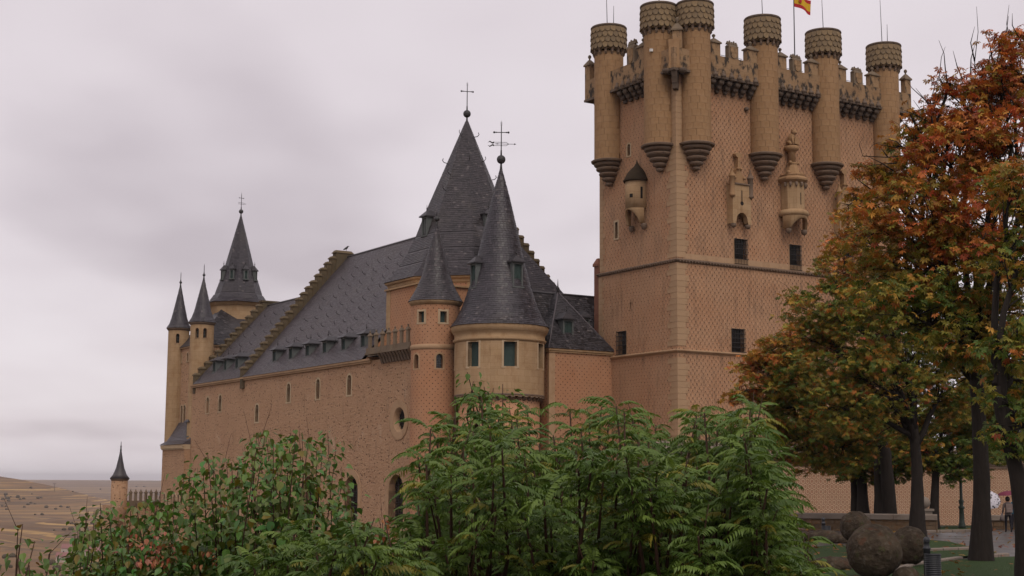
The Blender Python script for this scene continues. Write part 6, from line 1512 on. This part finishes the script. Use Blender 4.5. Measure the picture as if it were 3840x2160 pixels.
def person(loc, rz, label, top, umb, stride=.16, pack=False, arm=None):
    p = bpy.data.objects.new('person', None); p.location = loc; p.rotation_euler = (0, 0, rz); link(p); tag(p, label, 'person', 'walkers on the plaza')
    # faces local +y (away from camera when rz = 0)
    V = [(0, 0, .93), (0, .0, 1.12), (0, .01, 1.32), (0, .015, 1.45), (0, .02, 1.53), (0, .03, 1.60), (0, .035, 1.69),
         (-.10, 0, .88), (-.11, stride*.5, .5), (-.11, stride*.6, .08), (-.11, stride*.6+.14, .035),
         (.10, 0, .88), (.11, -stride*.2, .5), (.11, -stride, .09), (.11, -stride+.14, .035),
         (-.19, .0, 1.40), (-.25, -.04, 1.14), (-.27, .05, .92), (.19, .0, 1.40), (.25, .02, 1.16), (.16, .22, 1.26)]
    E = [(0, 1), (1, 2), (2, 3), (3, 4), (4, 5), (5, 6), (0, 7), (7, 8), (8, 9), (9, 10), (0, 11), (11, 12), (12, 13), (13, 14), (3, 15), (15, 16), (16, 17), (3, 18), (18, 19), (19, 20)]
    Rr = [(.15, .11), (.15, .105), (.175, .115), (.13, .09), .055, .085, .08, .095, .068, .045, .035, .095, .068, .045, .035, .065, .05, .035, .065, .05, .035]
    o = skin_body('body', V, E, Rr, None, p); me = o.data
    for m_ in (top, M['trouser'], M['skin'], M['shoe']): me.materials.append(m_)
    # clothing by height: a shader split on object coordinates
    g = G('dressed_'+top.name, .85, .2); sp = g.n('ShaderNodeSeparateXYZ'); g.put(sp.inputs[0], g.ob()); z = sp.outputs[2]
    tc_ = top.node_tree.nodes['Principled BSDF']
    def base(m_):
        l = m_.node_tree.nodes['Principled BSDF'].inputs['Base Color'].links[0].from_node; return tuple(l.inputs[6].default_value)[:3]
    c = g.mix(g.ma('GREATER_THAN', z, .09), base(M['shoe']), base(M['trouser'])); c = g.mix(g.ma('GREATER_THAN', z, .86), c, base(top)); c = g.mix(g.ma('GREATER_THAN', z, 1.52), c, base(M['skin'])); g.col(c)
    me.materials.clear(); me.materials.append(g.m)
    mb = MB(); mb.M = Matrix.Translation((0, .01, 1.665)); mb.sphere((0, 0, 0), .118, 14, 10, 1.15); obj('hair', mb.mesh('hair'), M['hair'], p)
    for s, hx, hy, hz in ((-1, -.275, .06, .86), (1, .15, .25, 1.29)):
        mb = MB(); mb.tube([(hx, hy, hz+.06), (hx, hy+.01, hz), (hx, hy+.02, hz-.05)], [.03, .042, .03], 7)
        for k in range(4): mb.tube([(hx-.028+.019*k, hy+.02, hz-.03), (hx-.028+.019*k, hy+.045, hz-.09-.006*(1.5-abs(k-1.5))), (hx-.026+.018*k, hy+.03, hz-.125)], [.011, .010, .008], 5)
        mb.tube([(hx-s*.03, hy+.02, hz+.0), (hx-s*.055, hy+.045, hz-.04), (hx-s*.05, hy+.06, hz-.07)], [.012, .011, .009], 5); obj('hand', mb.mesh('hand'), M['skin'], p)
    if pack:
        mb = MB(); rows = []
        mb.frust(-.17, .17, -.30, -.12, .98, -.15, .15, -.27, -.11, 1.42); mb.frust(-.13, .13, -.36, -.30, 1.0, -.12, .12, -.33, -.285, 1.22); b = obj('backpack', mb.mesh('backpack'), M['pack'], p); md = b.modifiers.new('bev', 'BEVEL'); md.width = .05; md.segments = 3
        mb = MB(); mb.tube([(-.3, -.02, .95), (-.33, -.05, .6)], [.05, .11], 8); obj('hanging_coat', mb.mesh('hanging_coat'), M['jacket'], p)
    return p
def umbrella(loc, tilt, mat, label, r_=.5):
    u = bpy.data.objects.new('umbrella', None); u.location = loc; u.rotation_euler = tilt; link(u); tag(u, label, 'umbrella', 'umbrellas held by walkers')
    mb = MB(); n = 8; rows = []
    for j in range(6):
        b = j/5*1.15; rows.append([mb.av((r_*math.sin(b)/math.sin(1.15)*math.cos(2*PI*k/n+.2)*(1-.06*(j/5)*(k % 1)), r_*math.sin(b)/math.sin(1.15)*math.sin(2*PI*k/n+.2), .28*math.cos(b)/1.0+.62)) for k in range(n)])
    for j in range(5):
        for k in range(n): mb.face((rows[j][k], rows[j][(k+1) % n], rows[j+1][(k+1) % n], rows[j+1][k]))
    obj('canopy', mb.mesh('canopy'), mat, u); mb = MB(); mb.tube([(0, 0, -.02), (0, 0, .96)], .01, 6); mb.tube([(0, 0, -.12), (0, 0, -.02)], .018, 6); obj('shaft', mb.mesh('shaft'), M['iron'], u)
    for k in range(n):
        a = 2*PI*k/n+.2; mb = MB(); mb.tube([(0, 0, .9), (r_*.6*math.cos(a), r_*.6*math.sin(a), .82), (r_*math.cos(a), r_*math.sin(a), .735)], .006, 4); obj('rib', mb.mesh('rib'), M['iron'], u)
qa = gp(3706, 1996); person((qa.x, qa.y, 0), .15, 'person in dark clothes half hidden behind a trunk, holding a spotted umbrella', M['coat'], None, .2)
umbrella((qa.x-.05, qa.y-.05, 1.28), (1.05, .35, -.2), M['spot'], 'black-spotted white umbrella tilted beside the tree trunk', .52)
qb = gp(3783, 1997); person((qb.x, qb.y, 0), -.1, 'person in grey jacket with backpack walking under a maroon umbrella', M['jacket'], None, .14, True)
umbrella((qb.x+.14, qb.y+.2, 1.18), (.1, -.12, 0), M['maroon'], 'maroon umbrella held over the walker with backpack', .5)
qc = gp(3806, 1990); person((qc.x+.25, qc.y+.7, 0), .2, 'person in blue trousers mostly hidden by the leaning trunk', M['blue'], None, .1)

# ------------------------------------------------------------------ the air
g = bpy.data.materials.new('air'); g.use_nodes = True; nt2 = g.node_tree; nt2.nodes.clear(); out = nt2.nodes.new('ShaderNodeOutputMaterial'); pv = nt2.nodes.new('ShaderNodeVolumePrincipled')
pv.inputs['Color'].default_value = (.86, .84, .88, 1); pv.inputs['Density'].default_value = 8e-5; pv.inputs['Anisotropy'].default_value = .2; nt2.links.new(pv.outputs[0], out.inputs['Volume'])
mb = MB(); mb.box(-17600, 17600, -17600, 17600, -76, 60); hz = obj('haze', mb.mesh('haze'), g); hz['kind'] = 'stuff'; tag(hz, 'thin grey autumn haze over the plain', 'haze')
